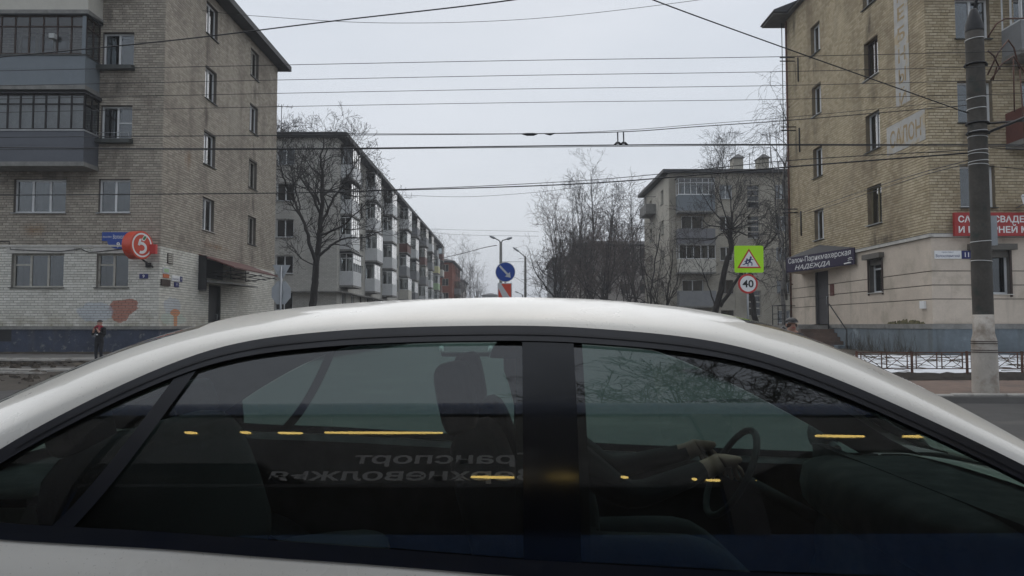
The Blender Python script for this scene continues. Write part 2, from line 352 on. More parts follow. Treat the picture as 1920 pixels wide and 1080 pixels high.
def lettering(parent, s, O, U, V, height, mat, width=None, name='lettering', lift=.004, **kw):
    """flat print: cap height `height`, optionally fitted to `width`"""
    vs, fs = text_mesh(s, 1., **kw)
    if not vs: return None
    x0, x1 = min(v.x for v in vs), max(v.x for v in vs); y0, y1 = min(v.y for v in vs), max(v.y for v in vs)
    ky = height / .73; kx = ky if width is None else width / (x1 - x0)
    cx = (x0 + x1) / 2; O, U, V = Vector(O), Vector(U).normalized(), Vector(V).normalized(); n = U.cross(V)
    cy = (0.36 if False else (y0 + y1) / 2)
    b = MB(); b.add([O + U * ((v.x - cx) * kx) + V * ((v.y - cy) * ky) + n * lift for v in vs], fs)
    return b.build(name, mat, parent)
# ------------------------------------------------------------------ walls, windows, balconies
def wall_cells(b, F, W0, W1, z0, z1, ops, m_of=lambda z: 0, reveal=.16, m_rev=None, zs_extra=()):
    us = sorted({W0, W1, *[o[0] for o in ops], *[o[1] for o in ops]}); zs = sorted({z0, z1, *zs_extra, *[o[2] for o in ops], *[o[3] for o in ops]})
    us = [u for u in us if W0 <= u <= W1]; zs = [z for z in zs if z0 <= z <= z1]
    fl = F.U.cross(Vector((0, 0, 1))).dot(F.N) < 0
    for i in range(len(us) - 1):
        for j in range(len(zs) - 1):
            uc, zc = (us[i] + us[i + 1]) / 2, (zs[j] + zs[j + 1]) / 2
            if any(o[0] < uc < o[1] and o[2] < zc < o[3] for o in ops): continue
            q = [F.p(us[i], zs[j]), F.p(us[i + 1], zs[j]), F.p(us[i + 1], zs[j + 1]), F.p(us[i], zs[j + 1])]
            b.face(q[::-1] if fl else q, m_of(zc))
    for (u0, u1, a, c) in ops:
        mr = m_of((a + c) / 2) if m_rev is None else m_rev
        for (p, q) in (((u0, a), (u1, a)), ((u1, a), (u1, c)), ((u1, c), (u0, c)), ((u0, c), (u0, a))):
            b.face([F.p(*p), F.p(*q), F.p(*q, reveal), F.p(*p, reveal)], mr)
BRICKN = {'n': 0}
def brickwork(b, F, W0, W1, z0, z1, ops, rng, m_of=lambda z: 0, pitch=.0975, blen=.262, proud=.02, gap=.016, lowgap=.011, keep=None, singles=None):
    """courses of separate bricks proud of the mortar; full bricks accepted by keep() go to the list of single bricks"""
    z = z0; row = 0
    while z + pitch * .6 < z1:
        zt = min(z + pitch - gap, z1)
        head = row % 6 == 5
        bl = blen * .5 if head else blen
        u = W0 - (bl * .5 if row % 2 else 0) - rng.random() * .02
        spans = [(W0, W1)]
        for o in ops:
            if o[3] > z + .02 and o[2] < zt - .02:
                ns = []
                for (a, c) in spans:
                    if o[1] <= a or o[0] >= c: ns.append((a, c)); continue
                    if o[0] > a: ns.append((a, o[0]))
                    if o[1] < c: ns.append((o[1], c))
                spans = ns
        m = m_of((z + zt) / 2)
        while u < W1:
            e = u + bl - .009
            for (a, c) in spans:
                p, q = max(u, a), min(e, c)
                if q - p < .03: continue
                d = proud * (.85 + .3 * rng.random()); zz0 = z + (rng.random() - .5) * .004
                full = abs(q - p - (bl - .009)) < 1e-4 and not head
                if full and singles is not None and keep(F.p((p + q) / 2, z)):
                    singles.append((F, p, z, d, m)); continue
                rr = rng.random(); o0 = .004
                A = [F.p(p, zz0, 0), F.p(q, zz0, 0), F.p(q, zt, 0), F.p(p, zt, 0)]
                B = [F.p(p + o0, zz0 + o0, -d), F.p(q - o0, zz0 + o0, -d), F.p(q - o0, zt - o0, -d), F.p(p + o0, zt - o0, -d)]
                fl = F.U.cross(Vector((0, 0, 1))).dot(F.N) < 0
                for f in ([B[0], B[1], B[2], B[3]], [A[0], A[1], B[1], B[0]], [A[1], A[2], B[2], B[1]], [A[2], A[3], B[3], B[2]], [A[3], A[0], B[0], B[3]]):
                    b.face(f[::-1] if fl else f, m, rr)
            u += bl
        z += pitch; row += 1
def place_bricks(root, singles, mats, pitch, blen, gap):
    cache = {}
    n = 0
    for (F, p, z, d, m) in singles:
        key = (tuple(F.N), m)
        if key not in cache:
            b = MB(); L_, h, d0, o0 = blen - .009, pitch - gap, .02, .004
            G = Frame((0, 0, 0), F.U, F.N)
            A = [G.p(0, 0), G.p(L_, 0), G.p(L_, h), G.p(0, h)]; B = [G.p(o0, o0, -d0), G.p(L_ - o0, o0, -d0), G.p(L_ - o0, h - o0, -d0), G.p(o0, h - o0, -d0)]
            fl = F.U.cross(Vector((0, 0, 1))).dot(F.N) < 0
            for f in ([B[0], B[1], B[2], B[3]], [A[0], A[1], B[1], B[0]], [A[1], A[2], B[2], B[1]], [A[2], A[3], B[3], B[2]], [A[3], A[0], B[0], B[3]]): b.face(f[::-1] if fl else f)
            me = bpy.data.meshes.new('brick'); me.from_pydata([tuple(v) for v in b.v], [], b.f); me.materials.append(mats[m]); me.update(); cache[key] = me
        o = bpy.data.objects.new('brick', cache[key]); COL.objects.link(o); o.parent = root
        o.location = F.p(p, z) - ORI[root]; n += 1
def window(parent, F, u0, u1, z0, z1, cols=2, frame='pvc', depth=.13, fw=.065, vent=None, sill='sill_tin', curtain=None, pane='pane', rng=random, rail=None, sillout=.1, far=False, name='window', glassback=True):
    b = MB(); g = depth
    b.fbox(F, u0, u1, z0, z0 + fw, g, g + .07); b.fbox(F, u0, u1, z1 - fw, z1, g, g + .07)
    w = (u1 - u0); xs = [u0] + [u0 + w * i / cols for i in range(1, cols)] + [u1]
    b.fbox(F, u0, u0 + fw, z0 + fw, z1 - fw, g, g + .07); b.fbox(F, u1 - fw, u1, z0 + fw, z1 - fw, g, g + .07)
    for x in xs[1:-1]: b.fbox(F, x - fw * .6, x + fw * .6, z0 + fw, z1 - fw, g + .002, g + .072)
    if vent is not None:
        a, c = xs[vent], xs[vent + 1]; zt = z1 - (z1 - z0) * .33
        b.fbox(F, a + fw * .6, c - fw * .6, zt - .03, zt + .03, g + .004, g + .07)
    if rail is not None:
        a, c = xs[rail], xs[rail + 1]; zt = z0 + (z1 - z0) * .5
        b.fbox(F, a + fw * .6, c - fw * .6, zt - .02, zt + .02, g + .004, g + .07)
    o = b.build(name, M[frame], parent)
    if far:
        MB().face([F.p(u0 + fw, z0 + fw, g + .035), F.p(u1 - fw, z0 + fw, g + .035), F.p(u1 - fw, z1 - fw, g + .035), F.p(u0 + fw, z1 - fw, g + .035)]).build('pane', M[pane], o)
    else:
        for i in range(cols):
            a = xs[i] + (fw if i == 0 else fw * .6); c = xs[i + 1] - (fw if i == cols - 1 else fw * .6)
            MB().fbox(F, a, c, z0 + fw, z1 - fw, g + .03, g + .036).build('pane', M[pane], o)
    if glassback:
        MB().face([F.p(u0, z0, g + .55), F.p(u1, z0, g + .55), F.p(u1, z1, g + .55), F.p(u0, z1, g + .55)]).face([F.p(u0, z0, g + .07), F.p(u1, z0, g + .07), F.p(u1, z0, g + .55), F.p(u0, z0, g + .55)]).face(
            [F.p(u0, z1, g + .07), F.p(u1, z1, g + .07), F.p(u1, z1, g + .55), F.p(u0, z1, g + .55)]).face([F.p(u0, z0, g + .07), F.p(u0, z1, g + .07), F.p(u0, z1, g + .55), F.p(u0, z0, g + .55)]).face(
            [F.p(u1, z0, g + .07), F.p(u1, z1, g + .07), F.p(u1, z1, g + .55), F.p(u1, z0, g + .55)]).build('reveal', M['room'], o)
    if curtain:
        for (a, c, mt) in curtain:
            n = 10; pts = []
            ua, uc = u0 + w * a, u0 + w * c
            rows = [[F.p(ua + (uc - ua) * k / n, z, g + .2 + .025 * math.sin(k * 2.4)) for k in range(n + 1)] for z in (z0 + .03, z1 - .03)]
            MB().grid(rows).build('curtain', M[mt], o)
    if sill:
        P = F.p; t = .025
        MB().hexa([P(u0 - .05, z0 - .03, -sillout), P(u1 + .05, z0 - .03, -sillout), P(u1 + .05, z0 - .03, g), P(u0 - .05, z0 - .03, g),
                   P(u0 - .05, z0 - .03 + t, -sillout), P(u1 + .05, z0 - .03 + t, -sillout), P(u1 + .05, z0 - .001, g), P(u0 - .05, z0 - .001, g)]).build('sill', M[sill], o)
    return o
def balcony(root, F, u0, u1, zb, zp, zt, depth=1.0, sheet='sheet_grey', glaz=None, cols=5, frame='pvc', transom=True, name='balcony', roof='roof', curtain=None, seams=True, sidecols=2, pane='pane_dark', far=False, slab='concrete', lip=None):
    """slab zb-.15..zb, sheet parapet to zp, glazing to zt"""
    b = MB(); b.fbox(F, u0 - .03, u1 + .03, zb - .16, zb, 0, -depth - .02)
    o = b.build(name, M[slab], root)
    t = .035
    p = MB(); p.fbox(F, u0, u1, zb, zp, -depth, -depth + t); p.fbox(F, u0, u0 + t, zb, zp, 0, -depth + t); p.fbox(F, u1 - t, u1, zb, zp, 0, -depth + t)
    if seams:
        zs = zb + (zp - zb) * .55
        p.fbox(F, u0 - .004, u1 + .004, zs, zs + .018, -depth - .005, -depth + t)
    p.build('parapet', M[sheet], o)
    if lip: MB().fbox(F, u0 - .03, u1 + .03, zp, zp + .045, -depth - .03, -depth + .06).fbox(F, u0 - .03, u0 + .05, zp, zp + .045, 0, -depth + .06).fbox(F, u1 - .05, u1 + .03, zp, zp + .045, 0, -depth + .06).build('parapet_cap', M[lip], o)
    if zt:
        g = MB(); z0 = zp + (.046 if lip else 0.); fw = .05
        def run(A, B, n, key):
            # A,B endpoints (u,d)
            def q(s_, z, off): return F.p(A[0] + (B[0] - A[0]) * s_, z, A[1] + (B[1] - A[1]) * s_ + off)
            ln = math.hypot(B[0] - A[0], B[1] - A[1]); du, dd = (B[0] - A[0]) / ln, (B[1] - A[1]) / ln
            def post(s0, s1, za, zc):
                c = []
                for z in (za, zc):
                    for (s_, w) in ((s0, 1), (s1, 1), (s1, -1), (s0, -1)):
                        c.append(F.p(A[0] + du * s_ - dd * w * .025, z, A[1] + dd * s_ + du * w * .025))
                g.hexa(c)
            for i in range(n + 1):
                s_ = ln * i / n; post(max(0, s_ - fw / 2), min(ln, s_ + fw / 2), z0 + fw, zt - fw)
            post(0, ln, z0, z0 + fw); post(0, ln, zt - fw, zt)
            zz = zt
            if transom:
                zz = zt - (zt - z0) * .28; post(.001, ln - .001, zz - fw / 2, zz + fw / 2)
            ps = []
            for i in range(n if not far else 1):
                a, c = (ln * i / n, ln * (i + 1) / n) if not far else (0, ln)
                ps.append([F.p(A[0] + du * s_, z, A[1] + dd * s_) for s_, z in ((a, z0), (c, z0), (c, zt), (a, zt))])
            return ps
        panes = run((u0 + .03, -depth + .03), (u1 - .03, -depth + .03), cols, 'f') + run((u0 + .03, -depth + .08), (u0 + .03, -.02), sidecols, 'l') + run((u1 - .03, -depth + .08), (u1 - .03, -.02), sidecols, 'r')
        gl = g.build('glazing', M[frame], o)
        for q in panes: MB().face(q).build('pane', M[pane], o if False else gl) if False else MB().face(q).build('pane', M[pane], o)
        if curtain:
            n = 40; rows = [[F.p(u0 + .08 + (u1 - u0 - .16) * k / n, z, -depth + .14 + .02 * math.sin(k * 1.9)) for k in range(n + 1)] for z in (z0 + .05, zt - .05)]
            MB().grid(rows).build('curtain', M[curtain], o)
        if roof:
            MB().hexa([F.p(u0 - .08, zt + .002, -depth - .1), F.p(u1 + .08, zt + .002, -depth - .1), F.p(u1 + .08, zt + .002, 0), F.p(u0 - .08, zt + .002, 0),
                       F.p(u0 - .08, zt + .045, -depth - .1), F.p(u1 + .08, zt + .045, -depth - .1), F.p(u1 + .08, zt + .14, 0), F.p(u0 - .08, zt + .14, 0)]).build('awning', M[roof], o)
    return o
# ------------------------------------------------------------------ ground
def strip(name, X0, X1, rows, mat, nx=60, amp=0., seed=1, kind='structure', skirt=None):
    rng = random.Random(seed); g = []
    for (y, z) in rows:
        g.append([(X0 + (X1 - X0) * i / nx, y + (rng.random() - .5) * amp * 2, z + (rng.random() - .5) * amp) for i in range(nx + 1)])
    return MB().grid(g, sm=amp > 0).build(name, M[mat], kind=kind)
MB().face([(-2500, -2500, -.06), (2500, -2500, -.06), (2500, 2500, -.06), (-2500, 2500, -.06)]).build('ground', M['mud'], kind='structure')
rd = MB()
def rect(b, x0, x1, y0, y1, z, m=0): b.face([(x0, y0, z), (x1, y0, z), (x1, y1, z), (x0, y1, z)], m)
rect(rd, -160, 160, -14, 6, 0); rd.face([(-160, 6, 0), (3, 6, 0), (3, 14.25, 0), (-160, 14.25, 0)]); rd.face([(3, 6, 0), (160, 6, 0), (160, 14.25, .105), (5.4, 14.25, .105), (3, 14.25, 0)]); rect(rd, -160, 8, 14.25, 22.7, 0); rect(rd, -8, 8, 22.7, 420, 0)
rd.build('road', M['asphalt'], kind='structure')
# right-hand side: kerb, paving, soil edge, lawn under old snow
kb = tag(bpy.data.objects.new('kerb', None), kind='structure'); COL.objects.link(kb); ORI[kb] = Vector()
rng = random.Random(5)
def kerb_run(x0, x1, y, z1, parent, axis='x', w=.16):
    x = x0
    me = None
    while x < x1:
        dz = rng.uniform(-.012, .012); dy = rng.uniform(-.01, .01)
        if me is None:
            b = MB(); L_ = .985; c = .02
            b.hexa([(0, 0, -.2), (L_, 0, -.2), (L_, w, -.2), (0, w, -.2), (0, 0, -c), (L_, 0, -c), (L_, w, -c), (0, w, -c)])
            b.hexa([(0, 0, -c), (L_, 0, -c), (L_, w, -c), (0, w, -c), (.008, c, 0), (L_ - .008, c, 0), (L_ - .008, w - .005, 0), (.008, w - .005, 0)])
            me = bpy.data.meshes.new('kerb_stone'); me.from_pydata([tuple(v) for v in b.v], [], b.f); me.materials.append(M['kerb']); me.update()
        o = bpy.data.objects.new('kerb_stone', me); COL.objects.link(o); o.parent = parent; o.location = (x, y + dy, z1 + dz); o.rotation_euler.z = rng.uniform(-.006, .006)
        x += 1.0
kerb_run(5.4, 40, 14.25, .15, kb)
kl = tag(bpy.data.objects.new('kerb', None), kind='structure'); COL.objects.link(kl); ORI[kl] = Vector()
kerb_run(-36, -8.1, 22.7, .13, kl)
strip('pavement', 5.4, 160, [(14.38, .14), (17.5, .17)], 'paver', 40)
strip('soil_edge', 5.4, 160, [(17.45, .165), (17.6, .24), (17.85, .3), (18.15, .31)], 'soil', 900, .05, 3)
def lawn(x0, x1, rows, mat, name, nx, amp, seed): return strip(name, x0, x1, rows, mat, nx, amp, seed)
lawn(5.4, 160, [(18.0, .27), (20, .33), (22, .39), (24.2, .45), (25.3, .48)], 'mud', 'lawn', 300, .03, 7)
strip('lawn', 8.1, 13.9, [(25.3, .48), (60, .5), (420, .5)], 'mud', 30, .02, 8)
strip('terrain', 13.9, 160, [(25.31, .479), (420, .479)], 'mud', 4)
# snow lying on the lawn, ragged at its edges
def snow_sheet(x0, x1, y0, y1, zf, seed, holes, name='snow', nx=260, ny=46, th=.05):
    rng = random.Random(seed); b = MB(); W = []
    from mathutils import noise as nn
    idx = {}
    for j in range(ny + 1):
        for i in range(nx + 1):
            x, y = x0 + (x1 - x0) * i / nx, y0 + (y1 - y0) * j / ny
            e = min(1, (y - y0) / .35, (y1 - y) / .3, (x - x0) / .6, (x1 - x) / .6)
            h = th * 1.2 * min(1, e * 1.5) + .055 * nn.noise((x * .8, y * 1.1, seed)) + .03 * nn.noise((x * 2.7, y * 3, seed + 4)) - holes
            idx[i, j] = (x, y, zf(y) + h)
    s0 = len(b.v); b.v += [Vector(idx[i, j]) for j in range(ny + 1) for i in range(nx + 1)]
    for j in range(ny):
        for i in range(nx):
            k = j * (nx + 1) + i
            b.f.append((k, k + 1, k + nx + 2, k + nx + 1)); b.m.append(0); b.r.append(0.); b.sm.append(True)
    return b.build(name, M['snow'], kind='stuff', label='patchy old snow lying on the ground', loc=(x0, y0, 0))
zl = lambda y: .27 + (y - 18) / 7 * .2
snow_sheet(8.4, 30, 18.25, 24.7, zl, 3, .035).update_tag()
# left-hand side
strip('dirt_shoulder', -160, -8.1, [(16.2, .006), (17.5, .02), (19, .03), (20.5, .03), (22.0, .04), (22.75, .05)], 'mudroad', 500, .035, 21)
strip('path', -160, -8.1, [(22.84, .12), (23.75, .15)], 'pavement', 80, .008, 2)
strip('verge', -160, -8.1, [(23.7, .145), (24.0, .19), (24.6, .24), (25.2, .30), (25.45, .30)], 'mud', 700, .05, 9)
strip('pavement', -160, -8.1, [(25.4, .33), (27.3, .40)], 'pavement', 80, .006, 4)
kl2 = tag(bpy.data.objects.new('kerb', None), kind='structure'); COL.objects.link(kl2); ORI[kl2] = Vector()
kerb_run(-36, -8.1, 25.3, .36, kl2, w=.12)
strip('terrain', -160, -8.1, [(27.2, .395), (27.7, .44), (28.3, .5)], 'mud', 400, .03, 11)
strip('terrain', -160, -8.1, [(28.28, .49), (60, .5), (420, .5)], 'mud', 20, .0)
snow_sheet(-19.5, -11.5, 19.3, 22.4, lambda y: .02, 12, .085, nx=160, ny=60, th=.045)
snow_sheet(-30, -9, 23.8, 25.2, lambda y: .2 + (y - 23.9) * .08, 14, .085, nx=240, ny=30, th=.03)

b = MB(); rg = random.Random(91)
for i in range(420):
    X, y = rg.uniform(-22, -9), rg.uniform(17.5, 25.2); z = .03 if y < 22.7 else .15 + (y - 22.8) * .06; r = rg.uniform(.02, .09) * (1 if i % 9 else 1.8)
    b.hexa([(X + sx * r * rg.uniform(.7, 1.2), y + sy * r * rg.uniform(.6, 1.1), z - .02) for sx, sy in ((-1, -1), (1, -1), (1, 1), (-1, 1))] + [(X + sx * r * rg.uniform(.3, .8), y + sy * r * rg.uniform(.3, .8), z + r * rg.uniform(.4, .9)) for sx, sy in ((-1, -1), (1, -1), (1, 1), (-1, 1))])
b.build('rubble', M['mudroad'], kind='stuff', label='lumps of frozen mud along the left verge', loc=(-14, 22, 0))
for (x0, y0, x1, y1) in ((-19.5, 24.4, -14.5, 24.2), (-18.2, 24.75, -12.8, 24.55), (-17, 22.1, -13.4, 21.5)):
    d = Vector((x1 - x0, y1 - y0, 0)); n = Vector((-d.y, d.x, 0)).normalized() * .09; z = .3 if y0 > 23 else .06
    b = MB(); b.hexa([Vector((x0, y0, z)) - n, Vector((x1, y1, z)) - n, Vector((x1, y1, z)) + n, Vector((x0, y0, z)) + n, Vector((x0, y0, z + .05)) - n, Vector((x1, y1, z + .05)) - n, Vector((x1, y1, z + .05)) + n, Vector((x0, y0, z + .05)) + n])
    o_ = b.build('plank', M['kerb'], None, loc=(x0, y0, z)); tag(o_, {24.4: 'pale plank lying on the muddy verge nearest the navy plinth wall', 24.75: 'pale plank at the back of the verge beside the pavement', 22.1: 'short pale plank lying on the road mud below the kerb'}[y0], 'plank', 'planks lying on the left verge')
# ------------------------------------------------------------------ left corner block
def seen(p):
    d = p - Vector((0, 0, EYE)); 
    if d.y < 1: return False
    return abs(d.x / d.y) < .69 and -.34 < d.z / d.y < .44
rng = random.Random(11)
LB = thing('apartment_block', 'five-storey grey-tan brick block with a whitewashed ground floor and navy plinth', 'apartment block', (-13.25, 28, .5))
XL, YL = -13.25, 28.0
FL = Frame((XL - 15.5, YL, 0), (1, 0, 0), (0, -1, 0)); FR = Frame((XL, YL, 0), (0, 1, 0), (1, 0, 0))
uF = lambda X: X - (XL - 15.5)
ZT = 15.95; ZP = 4.47; ZB = 1.42
opF = []; winF = []
for k in range(5):
    s0 = 2.87 + 2.82 * k
    opF.append((uF(-15.62), uF(-14.42), s0, s0 + 1.28)); winF.append((opF[-1], 'n', k))
    if k < 2:
        opF.append((uF(-18.82), uF(-16.85), s0, s0 + 1.28)); winF.append((opF[-1], 'w', k))
    else:
        opF.append((uF(-18.9), uF(-16.9), s0 - .75, s0 + 1.28)); winF.append((opF[-1], 'b', k))
    opF.append((uF(-22.9), uF(-21.6), s0, s0 + 1.28)); winF.append((opF[-1], 'n', k))
    opF.append((uF(-26.5), uF(-25.2), s0, s0 + 1.28)); winF.append((opF[-1], 'n', k))
opR = []; winR = []
for k in range(1, 5):
    s0 = 5.55 + 2.86 * (k - 1)
    opR.append((3.72, 4.98, s0, s0 + 1.42)); winR.append((opR[-1], k, 'A')); opR.append((9.2, 10.4, s0, s0 + 1.42)); winR.append((opR[-1], k, 'B'))
door = (4.55, 5.95, .5, 3.22); opR.append(door)
mo = lambda z: 1 if z < ZP else 0
b = MB(); wall_cells(b, FL, 0, 15.5, ZB, ZT, opF, mo, zs_extra=(ZP,)); wall_cells(b, FR, 0, 13.5, ZB, ZT, [o if o is not door else (4.55, 5.95, ZB, 3.22) for o in opR], mo, zs_extra=(ZP,))
b.face([(XL, 41.5, .5), (XL, 41.5, ZT), (XL - 15.5, 41.5, ZT), (XL - 15.5, 41.5, .5)], 0); b.face([(XL - 15.5, 28, .5), (XL - 15.5, 28, ZT), (XL - 15.5, 41.5, ZT), (XL - 15.5, 41.5, .5)], 0)
b.build('wall', [M['mortar_dark'], M['mortar_light']], LB)
singles = []; cand = []
keepz = lambda p: p.y < 28.01 and -15.9 < p.x < -13.3 and 1.5 < p.z < 4.9 and seen(p)
bw = MB(); brickwork(bw, FL, 0, 15.5, ZB, ZT, opF, rng, mo, keep=keepz, singles=singles)
mb_ = [M['lb_raw'], M['lb_paint']]
singles.sort(key=lambda s: (s[0].p(s[1], s[2]) - Vector((0, 0, EYE))).length)
extra = singles[300:]; singles = singles[:300]
for (F, p, z, d, m) in extra: brickwork(bw, F, p, p + .2531, z, z + .0817, [], rng, mo, blen=.2621)
opR2 = [o if o is not door else (4.55, 5.95, ZB, 3.22) for o in opR]
brickwork(bw, FR, 0, 13.5, ZB, ZT, opR2, rng, mo)
bw.build('brickwork', mb_, LB, attr=True, kind='stuff')
place_bricks(LB, singles, mb_, .0975, .262, .016)
# plinth with a sloped ledge
b = MB()
b.fbox(FL, -.05, 15.55, .3, 1.30, 0, -.05); b.fbox(FR, -.0, 4.53, .3, 1.30, 0, -.05); b.fbox(FR, 5.97, 13.5, .3, 1.30, 0, -.05)
b.build('plinth', M['plinth_navy'], LB)
b = MB(); b.fbox(FL, -.05, 15.6, 1.30, 1.415, 0, -.1); b.fbox(FR, .0, 4.53, 1.302, 1.417, 0, -.1); b.fbox(FR, 5.97, 13.5, 1.302, 1.417, 0, -.1); b.build('plinth_ledge', M['concrete'], LB)
# white band and lintels over the ground-floor windows
b = MB(); b.fbox(FL, uF(-28.5), uF(-14.1), 4.40, 4.47, -.018, -.06); b.build('string_course', M['lintel'], LB)
for (a, c) in ((-19.0, -16.45), (-15.75, -14.25), (-23.1, -21.4)): MB().fbox(FL, uF(a), uF(c), 4.16, 4.38, .0, -.03).build('lintel', M['lintel'], LB)
cur = [None, [(0, .45, 'curtain_b')], [(.5, 1, 'curtain')], [(0, .3, 'curtain'), (.75, 1, 'curtain')], [(0, 1, 'curtain_b')]]
for (o, t, k) in winF:
    c = cur[rng.randrange(5)]
    if t == 'n':
        w = window(LB, FL, *o, cols=2, frame='woodwhite' if k == 0 else 'pvc', vent=0 if k == 0 else None, rail=1 if k == 2 else None, sill='sill_dark' if k in (0, 2, 3, 4) else 'sill_tin', curtain=[None, [(.35, 1, 'curtain_b')], [(.55, 1, 'curtain_b')], [(0, .3, 'curtain')], None][k], sillout=.1)
        if k in (2, 3, 4):  # flower-box ledge under the sill
            MB().fbox(FL, o[0] - .1, o[1] + .06, o[2] - .2, o[2] - .05, -.02, -.3).build('flower_box', M['sill_dark'], w)
        if k == 2: 
            MB().tube([FL.p(o[0], o[2] + .18, -.25), FL.p(o[1], o[2] + .18, -.25)], .012).tube([FL.p(o[0], o[2], -.25), FL.p(o[0], o[2] + .18, -.25)], .01).tube([FL.p(o[1], o[2], -.25), FL.p(o[1], o[2] + .18, -.25)], .01).build('rail', M['steel'], w)
    elif t == 'w':
        window(LB, FL, *o, cols=3, frame='woodwhite' if k == 0 else 'pvc', vent=0 if k == 0 else None, sill='sill_dark' if k == 0 else 'sill_tin', curtain=[[(.32, .68, 'curtain_b'), (.7, 1, 'curtain_b')], [(.36, .64, 'curtain_b')]][k])
    else:
        window(LB, FL, *o, cols=3, frame='woodwhite', sill=None, pane='pane_dark', curtain=[(.0, .4, 'curtain_b')])
for (o, k, c) in winR:
    w = window(LB, FR, *o, cols=2, frame='pvc' if (c == 'A' or k == 3) else 'woodwhite', sill='sill_dark' if k > 1 or c == 'B' else 'lintel', curtain=[[(0, .7, 'curtain')], [(.3, 1, 'curtain')], [(0, 1, 'curtain')], [(0, .55, 'curtain'), (.7, 1, 'curtain')]][(k + (c == 'B')) % 4], sillout=.09)
# balconies of the front: third to fifth floors
bx0, bx1 = uF(-20.4), uF(-15.66)
bal = balcony(LB, FL, bx0, bx1, 7.42, 8.56, 9.93, 1.0, 'sheet_slate', True, 10, 'woodblack', True, curtain='curtain', lip='sill_tin', sidecols=2, pane='pane')
tag(bal, 'slate blue glazed balcony with net curtains')
bal = balcony(LB, FL, bx0, bx1 - .03, 10.26, 11.36, 12.86, 1.0, 'sheet_blue', True, 9, 'wooddark', True, lip='sill_dark', sidecols=2, pane='pane_dark')
tag(bal, 'blue-grey glazed balcony with bare brown frames')
MB().fbox(FL, bx1 - .15, bx1 - .02, 11.41, 12.84, -.995, -1.04).build('post', M['sheet_blue'], bal)
b = MB(); b.fbox(FL, bx1 - 1.28, bx1 - 1.08, 11.95, 12.12, -1.02, -1.2); b.build('meter_box', M['curtain'], bal)
bal = balcony(LB, FL, bx0, bx1 + .02, 13.08, 14.25, 15.6, 1.0, 'sheet_cream', True, 6, 'pvc', True, sidecols=1, seams=False)
tag(bal, 'cream parapet balcony under the eaves')
# roof
b = MB(); x0, x1, y0, y1 = XL - 16, XL + .62, 27.2, 42.1
b.hexa([(x0, y0, ZT), (x1, y0, ZT), (x1, y1, ZT), (x0, y1, ZT), (x0, y0, ZT + .28), (x1, y0, ZT + .28), (x1, y1, ZT + .28), (x0, y1, ZT + .28)])
b.hexa([(x0, y0 + .02, ZT + .28), (x1 - .02, y0 + .02, ZT + .28), (x1 - .02, y1 - .02, ZT + .28), (x0, y1 - .02, ZT + .28), (x0, 34.3, ZT + 1.6), (x1 - 6, 34.3, ZT + 1.6), (x1 - 6, 35, ZT + 1.6), (x0, 35, ZT + 1.6)])
b.build('roof', M['roof'], LB)
# door and its rusty canopy
dr = MB(); dr.fbox(FR, 4.55, 5.95, .5, 3.22, .12, .17); dr.fbox(FR, 4.55, 4.63, .5, 3.22, .03, .12); dr.fbox(FR, 5.87, 5.95, .5, 3.22, .03, .12); dr = dr.build('door', M['doorblack'], LB)
MB().tube([FR.p(5.7, 1.7, .12), FR.p(5.7, 1.7, .05), FR.p(5.7, 1.95, .05), FR.p(5.7, 1.95, .12)], .018).build('handle', M['steel'], dr)
cn = MB()
cn.hexa([FR.p(3.42, 4.42, 0), FR.p(9.2, 4.42, 0), FR.p(9.2, 3.86, -1.55), FR.p(3.42, 3.86, -1.55), FR.p(3.42, 4.47, 0), FR.p(9.2, 4.47, 0), FR.p(9.2, 3.92, -1.55), FR.p(3.42, 3.92, -1.55)])
cn = cn.build('canopy', M['canopy_red'], LB)
b = MB()
for y in (3.6, 5.3, 7.0, 9.0):
    b.tube([FR.p(y, 3.62, -.02), FR.p(y, 3.80, -1.5)], .022); b.tube([FR.p(y, 4.38, -.03), FR.p(y, 3.62, -.03)], .022)
for d in (-.5, -1.0, -1.5): b.tube([FR.p(3.45, 3.62 - .12 * d - .06, d), FR.p(9.15, 3.62 - .12 * d - .06, d)], .022)
b.build('canopy_frame', M['iron'], cn)
MB().fbox(FR, 3.42, 3.50, 2.95, 4.40, -.02, -.35).fbox(FR, 3.5, 6.0, 3.5, 4.3, -.02, -.06).build('side_screen', M['iron'], LB)
sl_ = MB(); sl_.hexa([FR.p(3.8, 3.30, -.02), FR.p(7.4, 3.30, -.02), FR.p(7.1, 3.22, -1.3), FR.p(3.9, 3.22, -1.3), FR.p(3.8, 3.42, -.02), FR.p(7.4, 3.42, -.02), FR.p(7.1, 3.27, -1.3), FR.p(3.9, 3.27, -1.3)])
sl_.build('lower_canopy', M['concrete'], LB)
b = MB(); b.fbox(FR, 3.5, 3.95, 2.9, 3.55, -.02, -.16); b.build('bracket', M['concrete'], LB)
b = MB()
for i in range(4): b.fbox(FR, 3.9, 6.8, .3, 1.1 - .2 * i, -.02 - .3 * i - (.9 if i else 0), -.9 - .3 * i - (.02 if i == 0 else 0))
b.build('step', M['concrete'], LB)
# vent grille
g = MB(); g.fbox(FR, .55, 1.02, 3.82, 4.22, -.012, -.05); g = g.build('vent_grille', M['wooddark'], LB)
for i in range(5): MB().fbox(FR, .58, .99, 3.85 + i * .075, 3.90 + i * .075, -.051, -.062).build('slat', M['woodwhite'], g)
